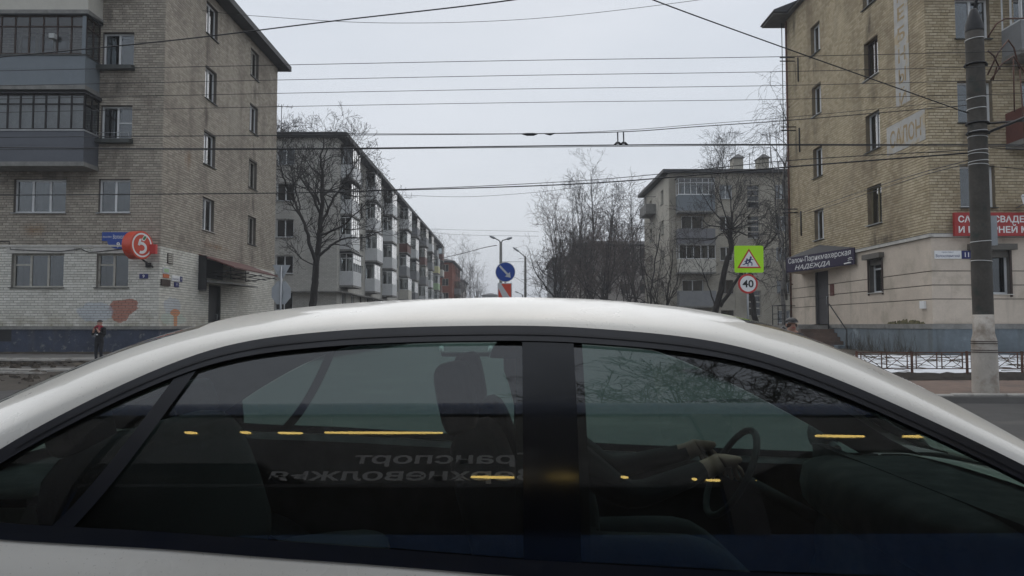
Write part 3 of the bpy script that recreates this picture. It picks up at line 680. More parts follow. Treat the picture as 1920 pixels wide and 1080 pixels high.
# hole and cable on the front
b = MB(); b.tube([FL.p(uF(-19.6), 4.62, -.04), FL.p(uF(-18.9), 4.6, -.04), FL.p(uF(-18.86), 4.3, -.04), FL.p(uF(-17), 4.22, -.05), FL.p(uF(-16.2), 4.32, -.05), FL.p(uF(-15.9), 4.18, -.05), FL.p(uF(-14.4), 4.34, -.05)], .014)
b.build('cable', M['iron'], LB)
MB().fbox(FL, uF(-19.4), uF(-18.7), .85, 1.32, -.051, -.053).build('plinth_vent', M['black'], LB)
# plates and notices on the corner
def plate(name, label, cat, F, u0, u1, z0, z1, mat, t=.03, d0=-.02, poly=None):
    o = thing(name, label, cat, F.p((u0 + u1) / 2, z0, 0))
    if poly: 
        b = MB(); b.prism(poly, F.p(0, 0, d0), F.U, (0, 0, 1), t if F.U.cross(Vector((0, 0, 1))).dot(F.N) > 0 else -t)
        b.build('board', M[mat], o)
    else: MB().fbox(F, u0, u1, z0, z1, d0, d0 - t).build('board', M[mat], o)
    return o
u0, u1 = uF(-15.42), uF(-14.18); uc = (u0 + u1) / 2
arc = [(uc + .42 * math.cos(a), 4.62 - .30 * math.sin(a)) for a in [math.pi * i / 10 for i in range(11)]]
poly = [(u0, 4.62)] + [(u0, 4.95), (u1, 4.95), (u1, 4.62)] + arc
o = plate('street_sign', 'blue street name plate with a rounded lower bulge and number 9', 'street sign', FL, u0, u1, 4.3, 4.95, 'blue', poly=poly)
lettering(o, 'проспект', FL.p(u0 + .2, 4.76, -.05), FL.U, (0, 0, 1), .075, M['signwhite'], width=.34)
lettering(o, 'Волоколамский', FL.p(u0 + .81, 4.78, -.05), FL.U, (0, 0, 1), .15, M['signwhite'], width=.78)
lettering(o, '9', FL.p(uc, 4.47, -.05), FL.U, (0, 0, 1), .2, M['signwhite'], bold=.02)
o = plate('house_number_plate', 'small navy plate with a white 9 beneath the round red sign', 'number plate', FL, uF(-13.98), uF(-13.66), 3.2, 3.38, 'navy')
lettering(o, '9', FL.p(uF(-13.82), 3.29, -.05), FL.U, (0, 0, 1), .12, M['signwhite'], bold=.02)
o = plate('notice', 'small pale green notice on the whitewashed corner above an orange sticker', 'notice', FR, .2, .72, 3.42, 3.66, 'signgrey')
MB().fbox(FR, .26, .66, 3.47, 3.61, -.0505, -.053).build('printed_area', M['sheet_green'], o)
o = plate('notice', 'small orange sticker between the green notice and brown panel', 'notice', FR, .22, .70, 3.26, 3.40, 'orange')
o = plate('wooden_panel', 'dark brown blank panel at the whitewashed corner', 'panel', FR, .05, .78, 2.95, 3.2, 'wooddark', t=.05)
o = plate('street_sign', 'white street plate with a blue end beside the small notices', 'street sign', FR, .95, 1.85, 3.18, 3.40, 'signwhite')
MB().fbox(FR, 1.62, 1.845, 3.185, 3.395, -.0505, -.054).build('number_field', M['navy'], o)
lettering(o, 'Волоколамский пр-т', FR.p(1.28, 3.26, -.05), FR.U, (0, 0, 1), .07, M['navy'], width=.6); lettering(o, '9', FR.p(1.73, 3.29, -.0545), FR.U, (0, 0, 1), .1, M['signwhite'])
o = plate('house_number_plate', 'tiny blue number plate below the white street plate', 'number plate', FR, 1.18, 1.55, 2.95, 3.14, 'navy')
lettering(o, '9', FR.p(1.36, 3.045, -.05), FR.U, (0, 0, 1), .12, M['signwhite'])
# round supermarket sign
cx, cy, cz = at(258, 460, Y=27.3)
o = thing('round_shop_sign', 'round red drum sign with a white 5, ring and green leaf', 'shop sign', (cx, cy, cz - .55))
ax = Vector((math.sin(R(70)), -math.cos(R(70)), 0)); ux = Vector((math.cos(R(70)), math.sin(R(70)), 0)); C0 = Vector((cx, cy, cz)); rad = .52
b = MB(); n = 48
prof = [(-.21, .0), (-.21, rad - .01), (-.20, rad), (.20, rad), (.21, rad - .01), (.21, 0)]
rows = [[C0 + ax * h + (ux * math.cos(2 * math.pi * i / n) + Vector((0, 0, 1)) * math.sin(2 * math.pi * i / n)) * max(r, .001) for i in range(n)] for h, r in prof]
b.grid(rows, close=True, sm=False); b.build('drum', M['redorange'], o, recalc=True)
def ring(r0, r1, h, mt, nm, kz=1.):
    b = MB(); rows = [[C0 + ax * h + (ux * math.cos(2 * math.pi * i / n) + Vector((0, 0, 1)) * math.sin(2 * math.pi * i / n)) * r for i in range(n)] for r in (r0, r1)]
    b.grid(rows, close=True, sm=False); b.build(nm, M[mt], o)
ring(.385, .445, .214, 'signwhite', 'ring')
def flat(polys, h, mt, nm):
    b = MB()
    for pl in polys: b.face([C0 + ax * h + ux * x + Vector((0, 0, z)) for x, z in pl])
    b.build(nm, M[mt], o)
# the figure: a stem and a bowl
bowl = []
arcp = [( .26 * math.cos(a) - .03, -.10 + .22 * math.sin(a)) for a in [R(112 - 222 * i / 14) for i in range(15)]]
arci = [( .15 * math.cos(a) - .03, -.10 + .115 * math.sin(a)) for a in [R(112 - 222 * i / 14) for i in range(15)]]
quads = [[arcp[i], arcp[i + 1], arci[i + 1], arci[i]] for i in range(14)]
quads.append([(-.19, .0), (-.07, .02), (-.03, .24), (-.13, .21)]); quads.append([(-.20, -.005), (-.09, .115), (-.08, -.0), (-.12, -.03)])
flat(quads, .215, 'signwhite', 'numeral')
leaf = [(-.02 + .17 * t - .0, .20 + .10 * t + s * .07 * math.sin(math.pi * t)) for s, ts in ((1, [i / 8 for i in range(9)]), (-1, [1 - i / 8 for i in range(1, 8)])) for t in ts]
flat([[((x - .065) * 1.45 + .10, (z - .25) * 1.5 + .27) for x, z in leaf]], .216, 'signwhite', 'leaf_edge'); flat([[(x + .035, z + .02) for x, z in leaf]], .218, 'green', 'leaf')
b = MB(); b.tube([C0 + Vector((.05, .1, -.45)), C0 + Vector((.25, .68, -.75))], .03); b.fbox(FL, uF(-13.75), uF(-13.55), 3.62, 3.8, -.02, -.08); b.build('bracket', M['iron'], o)
b = MB(); b.box(-13.75, -13.2, 27.55, 27.7, 4.1, 4.45); b.tube([C0, Vector((-13.5, 27.62, 4.3))], .05); b.build('arm_box', M['red'], o)
# ------------------------------------------------------------------ right corner block
rng = random.Random(23)
RB = thing('apartment_block', 'ochre brick block with pink-beige plastered ground floor behind the big pole', 'apartment block', (14.1, 25, .47))
XR, YR = 14.1, 25.0
GL = Frame((XR, YR, 0), (0, 1, 0), (-1, 0, 0)); GF = Frame((XR, YR, 0), (1, 0, 0), (0, -1, 0))
ZC = 4.47; ZE = 17.1; ZQ = 1.50; LY = 12.6; LX = 17.
opL = []; wl = []
for k in range(1, 5):
    s0 = 5.38 + 2.89 * (k - 1)
    opL.append((8.55, 9.6, s0, s0 + 1.38)); wl.append((opL[-1], k, 'A')); opL.append((3.25, 4.4, s0, s0 + 1.5)); wl.append((opL[-1], k, 'B'))
gw = (3.25, 4.4, 2.72, 4.1); dR = (8.15, 9.65, 1.50, 3.9); opL2 = [gw, dR]
opG = []; wg = []
for k in range(1, 5):
    s0 = 5.42 + 2.89 * (k - 1)
    opG.append((1.02, 2.2, s0, s0 + 1.42)); wg.append((opG[-1], k))
    opG.append((3.2, 5.4, s0 - .7, s0 + 1.42)); wg.append((opG[-1], k)); opG.append((7.4, 8.7, s0, s0 + 1.42)); wg.append((opG[-1], k))
gw2 = (1.3, 2.62, 2.5, 4.05); gw3 = (5.0, 6.4, 2.5, 4.05)
b = MB(); wall_cells(b, GL, 0, LY, ZC, ZE, opL); wall_cells(b, GF, 0, LX, ZC, ZE, opG)
b.face([(XR, YR + LY, .4), (XR, YR + LY, ZE), (XR + LX, YR + LY, ZE), (XR + LX, YR + LY, .4)]); b.face([(XR + LX, YR, .4), (XR + LX, YR, ZE), (XR + LX, YR + LY, ZE), (XR + LX, YR + LY, .4)])
b.build('wall', M['mortar_ochre'], RB)
singles = []; bw = MB()
brickwork(bw, GF, 0, LX, ZC + .06, ZE, opG, rng, keep=lambda p: p.x < 16.7 and p.z < 10 and seen(p), singles=singles, pitch=.0985)
singles.sort(key=lambda s: (s[0].p(s[1], s[2]) - Vector((0, 0, EYE))).length); extra = singles[300:]; singles = singles[:300]
for (F, p, z, d, m) in extra: brickwork(bw, F, p, p + .2531, z, z + .0827, [], rng, blen=.2621, pitch=.0985)
brickwork(bw, GL, 0, LY, ZC + .06, ZE, opL, rng, pitch=.0985)
bw.build('brickwork', [M['rb_brick']], RB, attr=True, kind='stuff'); place_bricks(RB, singles, [M['rb_brick']], .0985, .262, .016)
# rusticated plaster: panels between recessed grooves
lv = [ZQ, 2.33, 2.80, 3.27, ZC - .06]
for F, W_, ops in ((GL, LY, opL2), (GF, LX, [gw2, gw3])):
    b = MB(); wall_cells(b, F, 0, W_, ZQ, ZC, ops, reveal=.22); b.build('plaster_backing', M['shutter'], RB)
    for i in range(4):
        z0, z1 = lv[i] + (.015 if i else 0), lv[i + 1] - .015
        cuts = sorted([(o[0], o[1]) for o in ops if o[2] < z1 - .02 and o[3] > z0 + .02]); u = -.035 if F is GF else .0
        for (a, c) in cuts + [(W_, W_)]:
            if a > u:
                # cut panels above/below openings as well
                MB().fbox(F, u, a, z0, z1, -.001, -.035).build('plaster_panel', M['plaster'], RB)
            u = c
        for o in ops:
            if o[2] < z1 - .02 and o[3] > z0 + .02:
                if o[2] > z0 + .03: MB().fbox(F, o[0], o[1], z0, o[2], -.001, -.035).build('plaster_panel', M['plaster'], RB)
                if o[3] < z1 - .03: MB().fbox(F, o[0], o[1], o[3], z1, -.001, -.035).build('plaster_panel', M['plaster'], RB)
b = MB(); b.fbox(GL, .0, LY, ZC - .06, ZC + .05, .0, -.12); b.fbox(GF, -.12, LX, ZC - .058, ZC + .052, .0, -.12); b.build('cornice', M['lintel'], RB)
b = MB(); b.fbox(GL, 0, LY, ZC + .051, ZC + .066, 0, -.13); b.fbox(GF, -.13, LX, ZC + .053, ZC + .068, 0, -.13); b.build('cornice_flashing', M['sill_dark'], RB)
b = MB(); b.fbox(GL, 0, 8.1, .3, 1.33, .0, -.06); b.fbox(GL, 9.7, LY, .3, 1.33, .0, -.06); b.fbox(GF, -.06, LX, .3, 1.33, 0, -.06); b.build('plinth', M['plinth_grey'], RB)
b = MB(); b.fbox(GL, 0, 8.1, 1.332, 1.498, 0, -.09); b.fbox(GL, 9.7, LY, 1.332, 1.498, 0, -.09); b.fbox(GF, -.09, LX, 1.33, 1.496, 0, -.09); b.build('plinth_ledge', M['concrete'], RB)
# moss on the ledge
b = MB(); rr = random.Random(3)
for i in range(60):
    u = rr.uniform(.5, 2.9); w = rr.uniform(.04, .12); h = rr.uniform(.03, .2) * (1 - abs(u - 1.6) / 2)
    b.hexa([GL.p(u - w, 1.499, -.036), GL.p(u + w, 1.499, -.036), GL.p(u + w, 1.499, -.08), GL.p(u - w, 1.499, -.08), GL.p(u - w * .5, 1.5 + h, -.0362), GL.p(u + w * .6, 1.5 + h, -.0362), GL.p(u + w * .4, 1.5 + h, -.046), GL.p(u - w * .3, 1.5 + h, -.046)])
b.build('moss', M['moss'], RB, kind='stuff')
for (o, k, c) in wl:
    fr = 'wooddark' if (c == 'B' and k in (3,)) else ('ochre_jamb' if (c == 'B' and k == 1) else 'pvc')
    window(RB, GL, *o, cols=2, frame=fr, depth=.16, sill='sill_tin' if k % 2 else 'sill_dark', curtain=[[(0, .7, 'curtain')], [(.3, 1, 'curtain')], [(0, 1, 'curtain')], [(0, .4, 'curtain')]][(k + (c == 'B')) % 4], pane='pane')
for (o, k) in wg:
    window(RB, GF, *o, cols=2 if o[1] - o[0] < 2 else 3, frame='pvc', depth=.16, sill='sill_dark', curtain=[[(0, .5, 'curtain_b')], [(.6, 1, 'curtain_b')], [(0, 1, 'curtain_b')], None][k % 4])
for F, o, cc in ((GL, gw, 'a'), (GF, gw2, 'b'), (GF, gw3, 'c')):
    w = window(RB, F, *o, cols=2 if F is GF else 1, frame='pvc', depth=.18, sill='lintel', vent=0 if F is GL else None, curtain=[(0, 1, 'curtain_b')], pane='pane_dark')
    MB().fbox(F, o[0] - .12, o[1] + .12, o[3] - .08, o[3] + .12, -.036, -.24).build('shutter_box', M['shutter'], w)
    MB().fbox(F, o[0] + .04, o[1] - .04, o[3] - .32, o[3] - .08, .02, .06).build('shutter_curtain', M['shutter'], w)
    b = MB(); b.fbox(F, o[0] - .02, o[0] + .05, o[2] - .1, o[3] - .08, -.036, -.075); b.fbox(F, o[1] - .05, o[1] + .02, o[2] - .1, o[3] - .08, -.036, -.075); b.build('shutter_rail', M['wooddark'], w)
# eaves
b = MB(); b.box(XR - .25, XR + LX + .5, YR - .5, YR + LY + .9, ZE, ZE + .08); b.box(XR - .95, XR + .3, YR + LY - .8, YR + LY + 1.0, ZE - .02, ZE + .06); b.build('soffit', M['soffit'], RB)
b = MB(); x0, x1, y0, y1 = XR - .3, XR + LX + .5, YR - .55, YR + LY + .95
b.hexa([(x0, y0, ZE + .082), (x1, y0, ZE + .082), (x1, y1, ZE + .082), (x0, y1, ZE + .082), (x0 + 5, 30.8, ZE + 1.9), (x1, 30.8, ZE + 1.9), (x1, 31.2, ZE + 1.9), (x0 + 5, 31.2, ZE + 1.9)])
b.hexa([(XR - 1.02, y1 - 1.85, ZE + .062), (XR + .3, y1 - 1.85, ZE + .062), (XR + .3, y1 + .1, ZE + .062), (XR - 1.02, y1 + .1, ZE + .062), (XR - .95, y1 - 1.8, ZE + .2), (XR + .3, y1 - 1.8, ZE + .7), (XR + .3, y1 + .1, ZE + .7), (XR - .95, y1 + .05, ZE + .2)])
b.build('roof', M['roof'], RB)
# drainpipe and wire brackets near the far edge
b = MB(); b.tube([GL.p(12.35, 16.9, -.14), GL.p(12.35, 1.2, -.14)], .055, 8)
for z in (3.5, 6.5, 9.5, 12.5, 15.5): b.tube([GL.p(12.35, z, -.14), GL.p(12.35, z, 0)], .03)
b.build('drainpipe', M['rust'], RB)
b = MB(); b.tube([GL.p(12.5, 16.9, -.3), GL.p(12.5, 3.6, -.3)], .02, 6); b.build('earth_wire', M['iron'], RB)
for z in (7.0, 11.1, 14.6):
    b = MB()
    for dz in (0, .18): b.tube([GL.p(11.6, z + dz, 0), GL.p(11.6, z + dz, -.75)], .03); 
    b.tube([GL.p(11.1, z - .0, -.05), GL.p(11.1, z - 1.2, -.05)], .035); b.build('bracket', M['iron'], RB)
# balconies of the front
bal = balcony(RB, GF, 2.58, 6.0, 10.5, 11.45, 13.0, 1.0, 'sheet_grey', True, 6, 'pvc', True, sidecols=2); tag(bal, 'grey balcony with white glazing')
bal = balcony(RB, GF, 2.62, 6.0, 7.55, 8.6, None, 1.0, 'sheet_brown'); tag(bal, 'rust-brown open balcony')
bal = balcony(RB, GF, 2.58, 6.0, 13.4, 14.4, 15.9, 1.0, 'sheet_white', True, 6, 'pvc', True, sidecols=2)
# faded advertising painted on the brick
o = MB(); o.fbox(GL, 1.03, 1.98, 9.4, 16.4, -.0275, -.0292); o.fbox(GL, .12, 2.72, 7.78, 8.85, -.0275, -.0292)
pt = o.build('painted_sign', M['muralgrey'], RB)
for i, ch in enumerate('СВАДЕБНЫЙ'):
    z = 16.0 - (i + .25) * .765
    lettering(pt, ch, GL.p(1.5, z, -.0292), (0, -1, 0), (0, 0, 1), .5, M['muralochre'], width=.5, bold=.02, lift=.003)
lettering(pt, 'САЛОН', GL.p(1.42, 8.3, -.0292), (0, -1, 0), (0, 0, 1), .6, M['muralochre'], width=2.1, bold=.02, lift=.003)
# plastered corner small fittings
MB().fbox(GL, .35, .62, 2.02, 2.28, -.036, -.12).build('meter_box', M['signwhite'], RB)
MB().fbox(GL, 7.55, 7.95, 2.75, 3.25, -.036, -.06).build('notice_board', M['sheet_brown'], RB)
# door and porch
d = MB(); d.fbox(GL, 8.15, 9.65, 1.5, 3.9, .1, .16); d.fbox(GL, 8.15, 8.24, 1.5, 3.9, -.0, .1); d.fbox(GL, 9.56, 9.65, 1.5, 3.9, -.0, .1); d = d.build('door', M['doorgrey'], RB)
MB().fbox(GL, 8.24, 9.56, 2.68, 2.71, .095, .1).build('seam', M['black'], d)
MB().tube([GL.p(8.5, 2.4, .1), GL.p(8.5, 2.4, .03), GL.p(8.5, 2.75, .03), GL.p(8.5, 2.75, .1)], .018).build('handle', M['steel'], d)
po = MB(); po.fbox(GL, 7.9, 11.4, .3, 1.46, -.062, -1.5)
po = po.build('porch', M['concrete'], RB)
for i in range(6): MB().fbox(GL, 7.9 - .3 * (i + 1), 7.9 - .3 * i, .3, 1.46 - .17 * (i + 1), -.062, -1.5).build('step', M['paver'], po)
MB().fbox(GL, 6.0, 7.0, .3, .62, -.0625, -.6).build('step_cheek', M['plinth_grey'], po)
b = MB()
for u in (9.75, 10.6, 11.35): b.tube([GL.p(u, 1.46, -1.42), GL.p(u, 2.4, -1.42)], .022)
for z in (2.4, 2.0, 1.75): b.tube([GL.p(9.72, z, -1.42), GL.p(11.38, z, -1.42)], .02)
b.tube([GL.p(11.38, 2.4, -1.42), GL.p(11.38, 2.4, -.3)], .02); b.build('railing', M['iron'], po)
b = MB(); b.tube([GL.p(7.7, 1.2, -.25), GL.p(7.7, 2.34, -.25), GL.p(7.6, 2.38, -.25), GL.p(5.95, 1.25, -.25), GL.p(5.95, .5, -.25)], .025); b.build('handrail', M['iron'], po)
# hairdresser's canopy sign, wedge in plan
P0, P1 = Vector((13.92, 30.3, 0)), Vector((13.0, 35.3, 0)); Pw = Vector((14.06, 36.2, 0))
cs = thing('salon_canopy_sign', 'purple hairdresser sign wrapped round a wedge canopy over the grey door', 'shop sign', (13.6, 33.5, 3.9))
zb, zt = 3.93, 4.62
b = MB(); tri = [P0, Vector((14.06, 30.2, 0)), Pw, P1]
b.face([p + Vector((0, 0, zb)) for p in tri]); b.build('underside', M['plaster'], cs)
fd = (P0 - P1).normalized(); fn = Vector((fd.y, -fd.x, 0)); fn = fn if fn.y < 0 else -fn
b = MB(); b.hexa([P1 + Vector((0, 0, zb)), P0 + Vector((0, 0, zb)), P0 + Vector((0, 0, zb)) - fn * .06, P1 + Vector((0, 0, zb)) - fn * .06, P1 + Vector((0, 0, zt)), P0 + Vector((0, 0, zt)), P0 + Vector((0, 0, zt)) - fn * .06, P1 + Vector((0, 0, zt)) - fn * .06]); b.build('sign_board', M['purple'], cs)
b = MB(); b.face([P0 + Vector((0, 0, zt + .003)), P1 + Vector((0, 0, zt + .003)), Vector((14.06, 34.0, zt + .5))]); b.face([P1 + Vector((0, 0, zt + .003)), Pw + Vector((0, 0, zt + .003)), Vector((14.06, 34.0, zt + .5))]); b.face([P1 + Vector((0, 0, zb)), Pw + Vector((0, 0, zb)), Pw + Vector((0, 0, zt)), P1 + Vector((0, 0, zt))]); b.build('canopy_roof', M['roof'], cs)
ctr = (P0 + P1) / 2
lettering(cs, 'Салон-Парикмахерская', ctr + Vector((0, 0, 4.43)), fd, (0, 0, 1), .24, M['signwhite'], width=4.7, bold=.006)
lettering(cs, 'НАДЕЖДА', ctr - fd * .45 + Vector((0, 0, 4.1)), fd, (0, 0, 1), .2, M['signwhite'], width=2.7, bold=.012, shear=.3)
b = MB(); oo = P0 - fd * .28 + Vector((0, 0, 4.12)) + fn * .006
for k in range(5):
    a0 = R(20 + 40 * k); q = oo + fd * .13 * math.cos(a0) + Vector((0, 0, .13 * math.sin(a0)))
    b.tube([oo + fd * .03 * math.cos(a0), q, q + fd * .1 + Vector((0, 0, -.03))], .012, 4)
b.tube([oo - fd * .35 + Vector((0, 0, -.12)), oo + fd * .1 + Vector((0, 0, -.1))], .03, 5); b.build('emblem', M['signwhite'], cs)
# red bridal salon board
sx0, sx1 = 14.72, 18.1
o = thing('shop_sign', 'long red bridal and evening wear sign partly behind the big pole', 'shop sign', (16.4, 24.7, 4.45))
MB().box(sx0, sx1, 24.68, 24.8, 4.42, 5.2).build('board', M['maroon'], o)
b = MB(); [b.tube([(x, 24.8, 4.7), (x, 25, 4.7)], .03) for x in (15, 16.5, 17.9)]; b.build('bracket', M['iron'], o)
lettering(o, 'САЛОН СВАДЕБНОЙ', (sx0 + .12 + 1.52, 24.68, 4.99), (1, 0, 0), (0, 0, 1), .21, M['signwhite'], width=3.05, bold=.025)
lettering(o, 'И ВЕЧЕРНЕЙ МОДЫ', (sx0 + .12 + 1.55, 24.68, 4.64), (1, 0, 0), (0, 0, 1), .21, M['signwhite'], width=3.1, bold=.025)
o = thing('street_sign', 'white street plate left of the shuttered front window', 'street sign', (14.6, 24.95, 3.7))
MB().box(14.16, 15.06, 24.93, 24.962, 3.68, 3.95).build('board', M['signwhite'], o); lettering(o, 'проспект', (14.6, 24.93, 3.89), (1, 0, 0), (0, 0, 1), .05, M['navy'], width=.4); lettering(o, 'Волоколамский', (14.6, 24.93, 3.78), (1, 0, 0), (0, 0, 1), .1, M['navy'], width=.8)
o = thing('house_number_plate', 'navy plate with a white 11 beside the white street plate', 'number plate', (15.24, 24.95, 3.7))
MB().box(15.08, 15.4, 24.93, 24.962, 3.68, 3.95).build('board', M['navy'], o); lettering(o, '11', (15.24, 24.93, 3.815), (1, 0, 0), (0, 0, 1), .16, M['signwhite'], bold=.02)
o = thing('satellite_dish', 'small white satellite dish arm above the red sign', 'satellite dish', (17.0, 24.9, 5.25))
b = MB(); C = Vector((17.0, 24.55, 5.5)); ax = Vector((.5, -.8, .3)).normalized(); u_ = ax.orthogonal().normalized(); v_ = ax.cross(u_)
b.grid([[C + ax * (.25 * r * r * 2) + (u_ * math.cos(2 * math.pi * i / 20) + v_ * math.sin(2 * math.pi * i / 20)) * r for i in range(20)] for r in (.01, .1, .2, .3)], close=True); b.build('dish', M['signwhite'], o)
MB().tube([C, Vector((17, 25, 5.4))], .02).tube([C + v_ * -.3, C + ax * .35], .012).build('arm', M['steel'], o)
# ------------------------------------------------------------------ mid-left long block
rng = random.Random(31)
ML = thing('apartment_block', 'long pale brick block with stacked balconies receding down the left side of the street', 'apartment block', (-13.4, 57, .4))
XM, YM, LM = -13.4, 57., 79.; ZM = 15.9
HL = Frame((XM - 16, YM, 0), (1, 0, 0), (0, -1, 0)); HR = Frame((XM, YM, 0), (0, 1, 0), (1, 0, 0)); uH = lambda X: X - (XM - 16)
opE = [(uH(-18.1), uH(-16.75), 2.6 + 2.8 * k + (0 if k else -.0), 2.6 + 2.8 * k + 1.4) for k in range(5)] + [(uH(-15.9), uH(-14.6), 1.5, 2.6)]
st = [(57.9, 61.0), (68, 71), (77, 80), (88.5, 91.5), (96, 99), (107, 110), (115.5, 118.5), (124, 127), (131.5, 134.5)]
opM = []; zf = lambda k: 2.55 + 2.8 * k
for k in range(5):
    for (a, c) in st:
        if k: opM.append((a - YM + .5, c - YM - .5, zf(k) - .7, zf(k) + 1.45))
        else: opM.append((a - YM + .8, c - YM - .8, zf(k), zf(k) + 1.45))
    for i in range(len(st) - 1):
        m0, m1 = st[i][1], st[i + 1][0]; gap = m1 - m0; n = max(1, int(gap / 2.4))
        for j in range(n):
            y = m0 + gap * (j + .5) / n - YM; opM.append((y - .6, y + .6, zf(k), zf(k) + 1.42))
b = MB(); wall_cells(b, HL, 0, 16, .3, ZM, opE); wall_cells(b, HR, 0, LM, .3, ZM, opM)
b.face([(XM - 16, YM, .3), (XM - 16, YM + LM, .3), (XM - 16, YM + LM, ZM), (XM - 16, YM, ZM)]); b.face([(XM - 16, YM + LM, .3), (XM, YM + LM, .3), (XM, YM + LM, ZM), (XM - 16, YM + LM, ZM)])
b.build('wall', M['ml_brick'], ML)
for i, o in enumerate(opE): window(ML, HL, *o, cols=2, frame='pvc', far=False, curtain=[(0, .4, 'curtain_b')] if i % 2 else None, sill='sill_tin', pane='pane_dark')
for o in opM:
    far = o[0] > 25
    window(ML, HR, *o, cols=2 if o[1] - o[0] < 1.8 else 3, frame=rng.choice(['pvc', 'pvc', 'woodwhite', 'wooddark']), far=True, sill=None if far else 'sill_tin', pane='pane_dark', curtain=[(0, 1, 'curtain_b')] if rng.random() < .35 else None)
sheets = ['sheet_white', 'sheet_white', 'sheet_grey', 'sheet_cream', 'sheet_white', 'sheet_lilac', 'sheet_brown', 'sheet_grey']
for si, (a, c) in enumerate(st):
    for k in range(1, 5):
        zb = zf(k) - .78; sh = rng.choice(sheets); fr = rng.choice(['pvc', 'pvc', 'wooddark', 'pvc', 'woodwhite']); dp = rng.uniform(.85, 1.2); hz_ = rng.uniform(-.06, .06)
        if si == 0: sh, fr = ('sheet_white', ['pvc', 'pvc', 'woodblack', 'woodblack'][k - 1])
        if si in (1, 2): sh, fr = 'sheet_white', 'pvc'
        if si == 7: sh, fr = [('sheet_white', 'pvc'), ('sheet_green', 'pvc'), ('sheet_yellow', 'pvc'), ('sheet_grey', 'pvc')][k - 1]
        gl = rng.random() < .85 or si < 3
        balcony(ML, HR, a - YM, c - YM, zb, zb + 1.08 + hz_, zb + 2.5 if gl else None, dp, sh, True, 4, fr, rng.random() < .4, sidecols=rng.choice([1, 2]), pane='pane', far=True, roof='roof' if k == 4 or rng.random() < .4 else None, seams=False, curtain=rng.choice(['curtain', 'curtain', 'curtain_b', None]))
b = MB(); b.box(XM - 16.4, XM + .75, YM - .5, YM + LM + .5, ZM, ZM + .35)
b.hexa([(XM - 16.4, YM - .5, ZM + .35), (XM + .74, YM - .5, ZM + .35), (XM + .74, YM + LM, ZM + .35), (XM - 16.4, YM + LM, ZM + .35), (XM - 8, YM + 3, ZM + 1.3), (XM - 7, YM + 3, ZM + 1.3), (XM - 7, YM + LM - 3, ZM + 1.3), (XM - 8, YM + LM - 3, ZM + 1.3)])
b.build('roof', M['roof'], ML)
b = MB(); b.fbox(HR, 0.0, 40, 3.95, 4.05, 0, -.5); b.fbox(HL, uH(-17.5), 16.5, 3.952, 4.052, 0, -.5); b.build('ground_floor_canopy', M['concrete'], ML)
b = MB(); b.fbox(HR, .6, 3.4, 2.2, 2.45, 0, -1.1); b.build('porch_roof', M['concrete'], ML)
# ------------------------------------------------------------------ mid-right block
rng = random.Random(41)
RM = thing('apartment_block', 'five-storey beige brick block with balconies on the right beyond the ochre block', 'apartment block', (14.17, 67, .4))
XQ, YQ = 14.17, 67.; KF = Frame((XQ, YQ, 0), (1, 0, 0), (0, -1, 0)); KS = Frame((XQ, YQ, 0), (0, 1, 0), (-1, 0, 0)); ZK = 15.2
uq = lambda px, py=450: at(px, py, Y=YQ).x - XQ
zq = lambda py, px=1400: at(px, py, Y=YQ).z
opK = []; kinds = []
rows = [(582, 606), (525, 550), (463, 489), (405, 432), (346, 373)]
for k, (t, s_) in enumerate(rows):
    z0, z1 = zq(s_), zq(t)
    opK.append((uq(1455), uq(1479), z0, z1)); kinds.append(('w', k)); opK.append((uq(1350), uq(1374), z0, z1)); kinds.append(('w', k))
    opK.append((uq(1278), uq(1318), z0 - .5 if k else z0, z1)); kinds.append(('b', k))
    opK.append((12.6, 13.9, z0, z1)); kinds.append(('w', k))
for k, (t, s_) in enumerate([(545, 592), (463, 505), (405, 447), (347, 390)]):
    opK.append((uq(1402), uq(1425), zq(s_), zq(t))); kinds.append(('s', k))
opS = [(2.4, 3.6, zq(s_), zq(t)) for (t, s_) in rows] + [(8.2, 9.4, zq(s_), zq(t)) for (t, s_) in rows]
b = MB(); wall_cells(b, KF, 0, 17, .3, ZK, opK, m_of=lambda z: 0); wall_cells(b, KS, 0, 12.5, .3, ZK, opS, m_of=lambda z: 1)
b.face([(XQ, YQ + 12.5, .3), (XQ + 17, YQ + 12.5, .3), (XQ + 17, YQ + 12.5, ZK), (XQ, YQ + 12.5, ZK)]); b.face([(XQ + 17, YQ, .3), (XQ + 17, YQ + 12.5, .3), (XQ + 17, YQ + 12.5, ZK), (XQ + 17, YQ, ZK)])
b.build('wall', [M['rm_brick'], M['rm_side']], RM)
for o, (t, k) in zip(opK, kinds):
    if t == 's':
        w = window(RM, KF, *o, cols=1, frame='woodwhite', sill='sill_tin', pane='pane_dark', far=True)
        b = MB(); h = (o[3] - o[2])
        for f in (.3, .55, .8): b.fbox(KF, o[0] + .065, o[1] - .065, o[2] + h * f - .05, o[2] + h * f + .05, .12, .2)
        b.build('transom', M['woodwhite'], w)
    else: window(RM, KF, *o, cols=2, frame='pvc' if rng.random() < .75 else 'wooddark', sill='sill_tin', pane='pane', curtain=rng.choice([[(0, .5, 'curtain')], [(.3, 1, 'curtain_b')], [(0, 1, 'curtain')], None]))
for o in opS: window(RM, KS, *o, cols=2, frame='woodwhite', sill='sill_tin', pane='pane_dark', far=True)
ub0, ub1 = uq(1268), uq(1336)
balcony(RM, KF, ub0, ub1, zq(398), zq(369), zq(338), 1.0, 'sheet_blue', True, 6, 'pvc', True, sidecols=1, roof='roof', seams=True, lip='pvc')
balcony(RM, KF, ub0, ub1, zq(459), zq(431), None, 1.0, 'sheet_lilac')
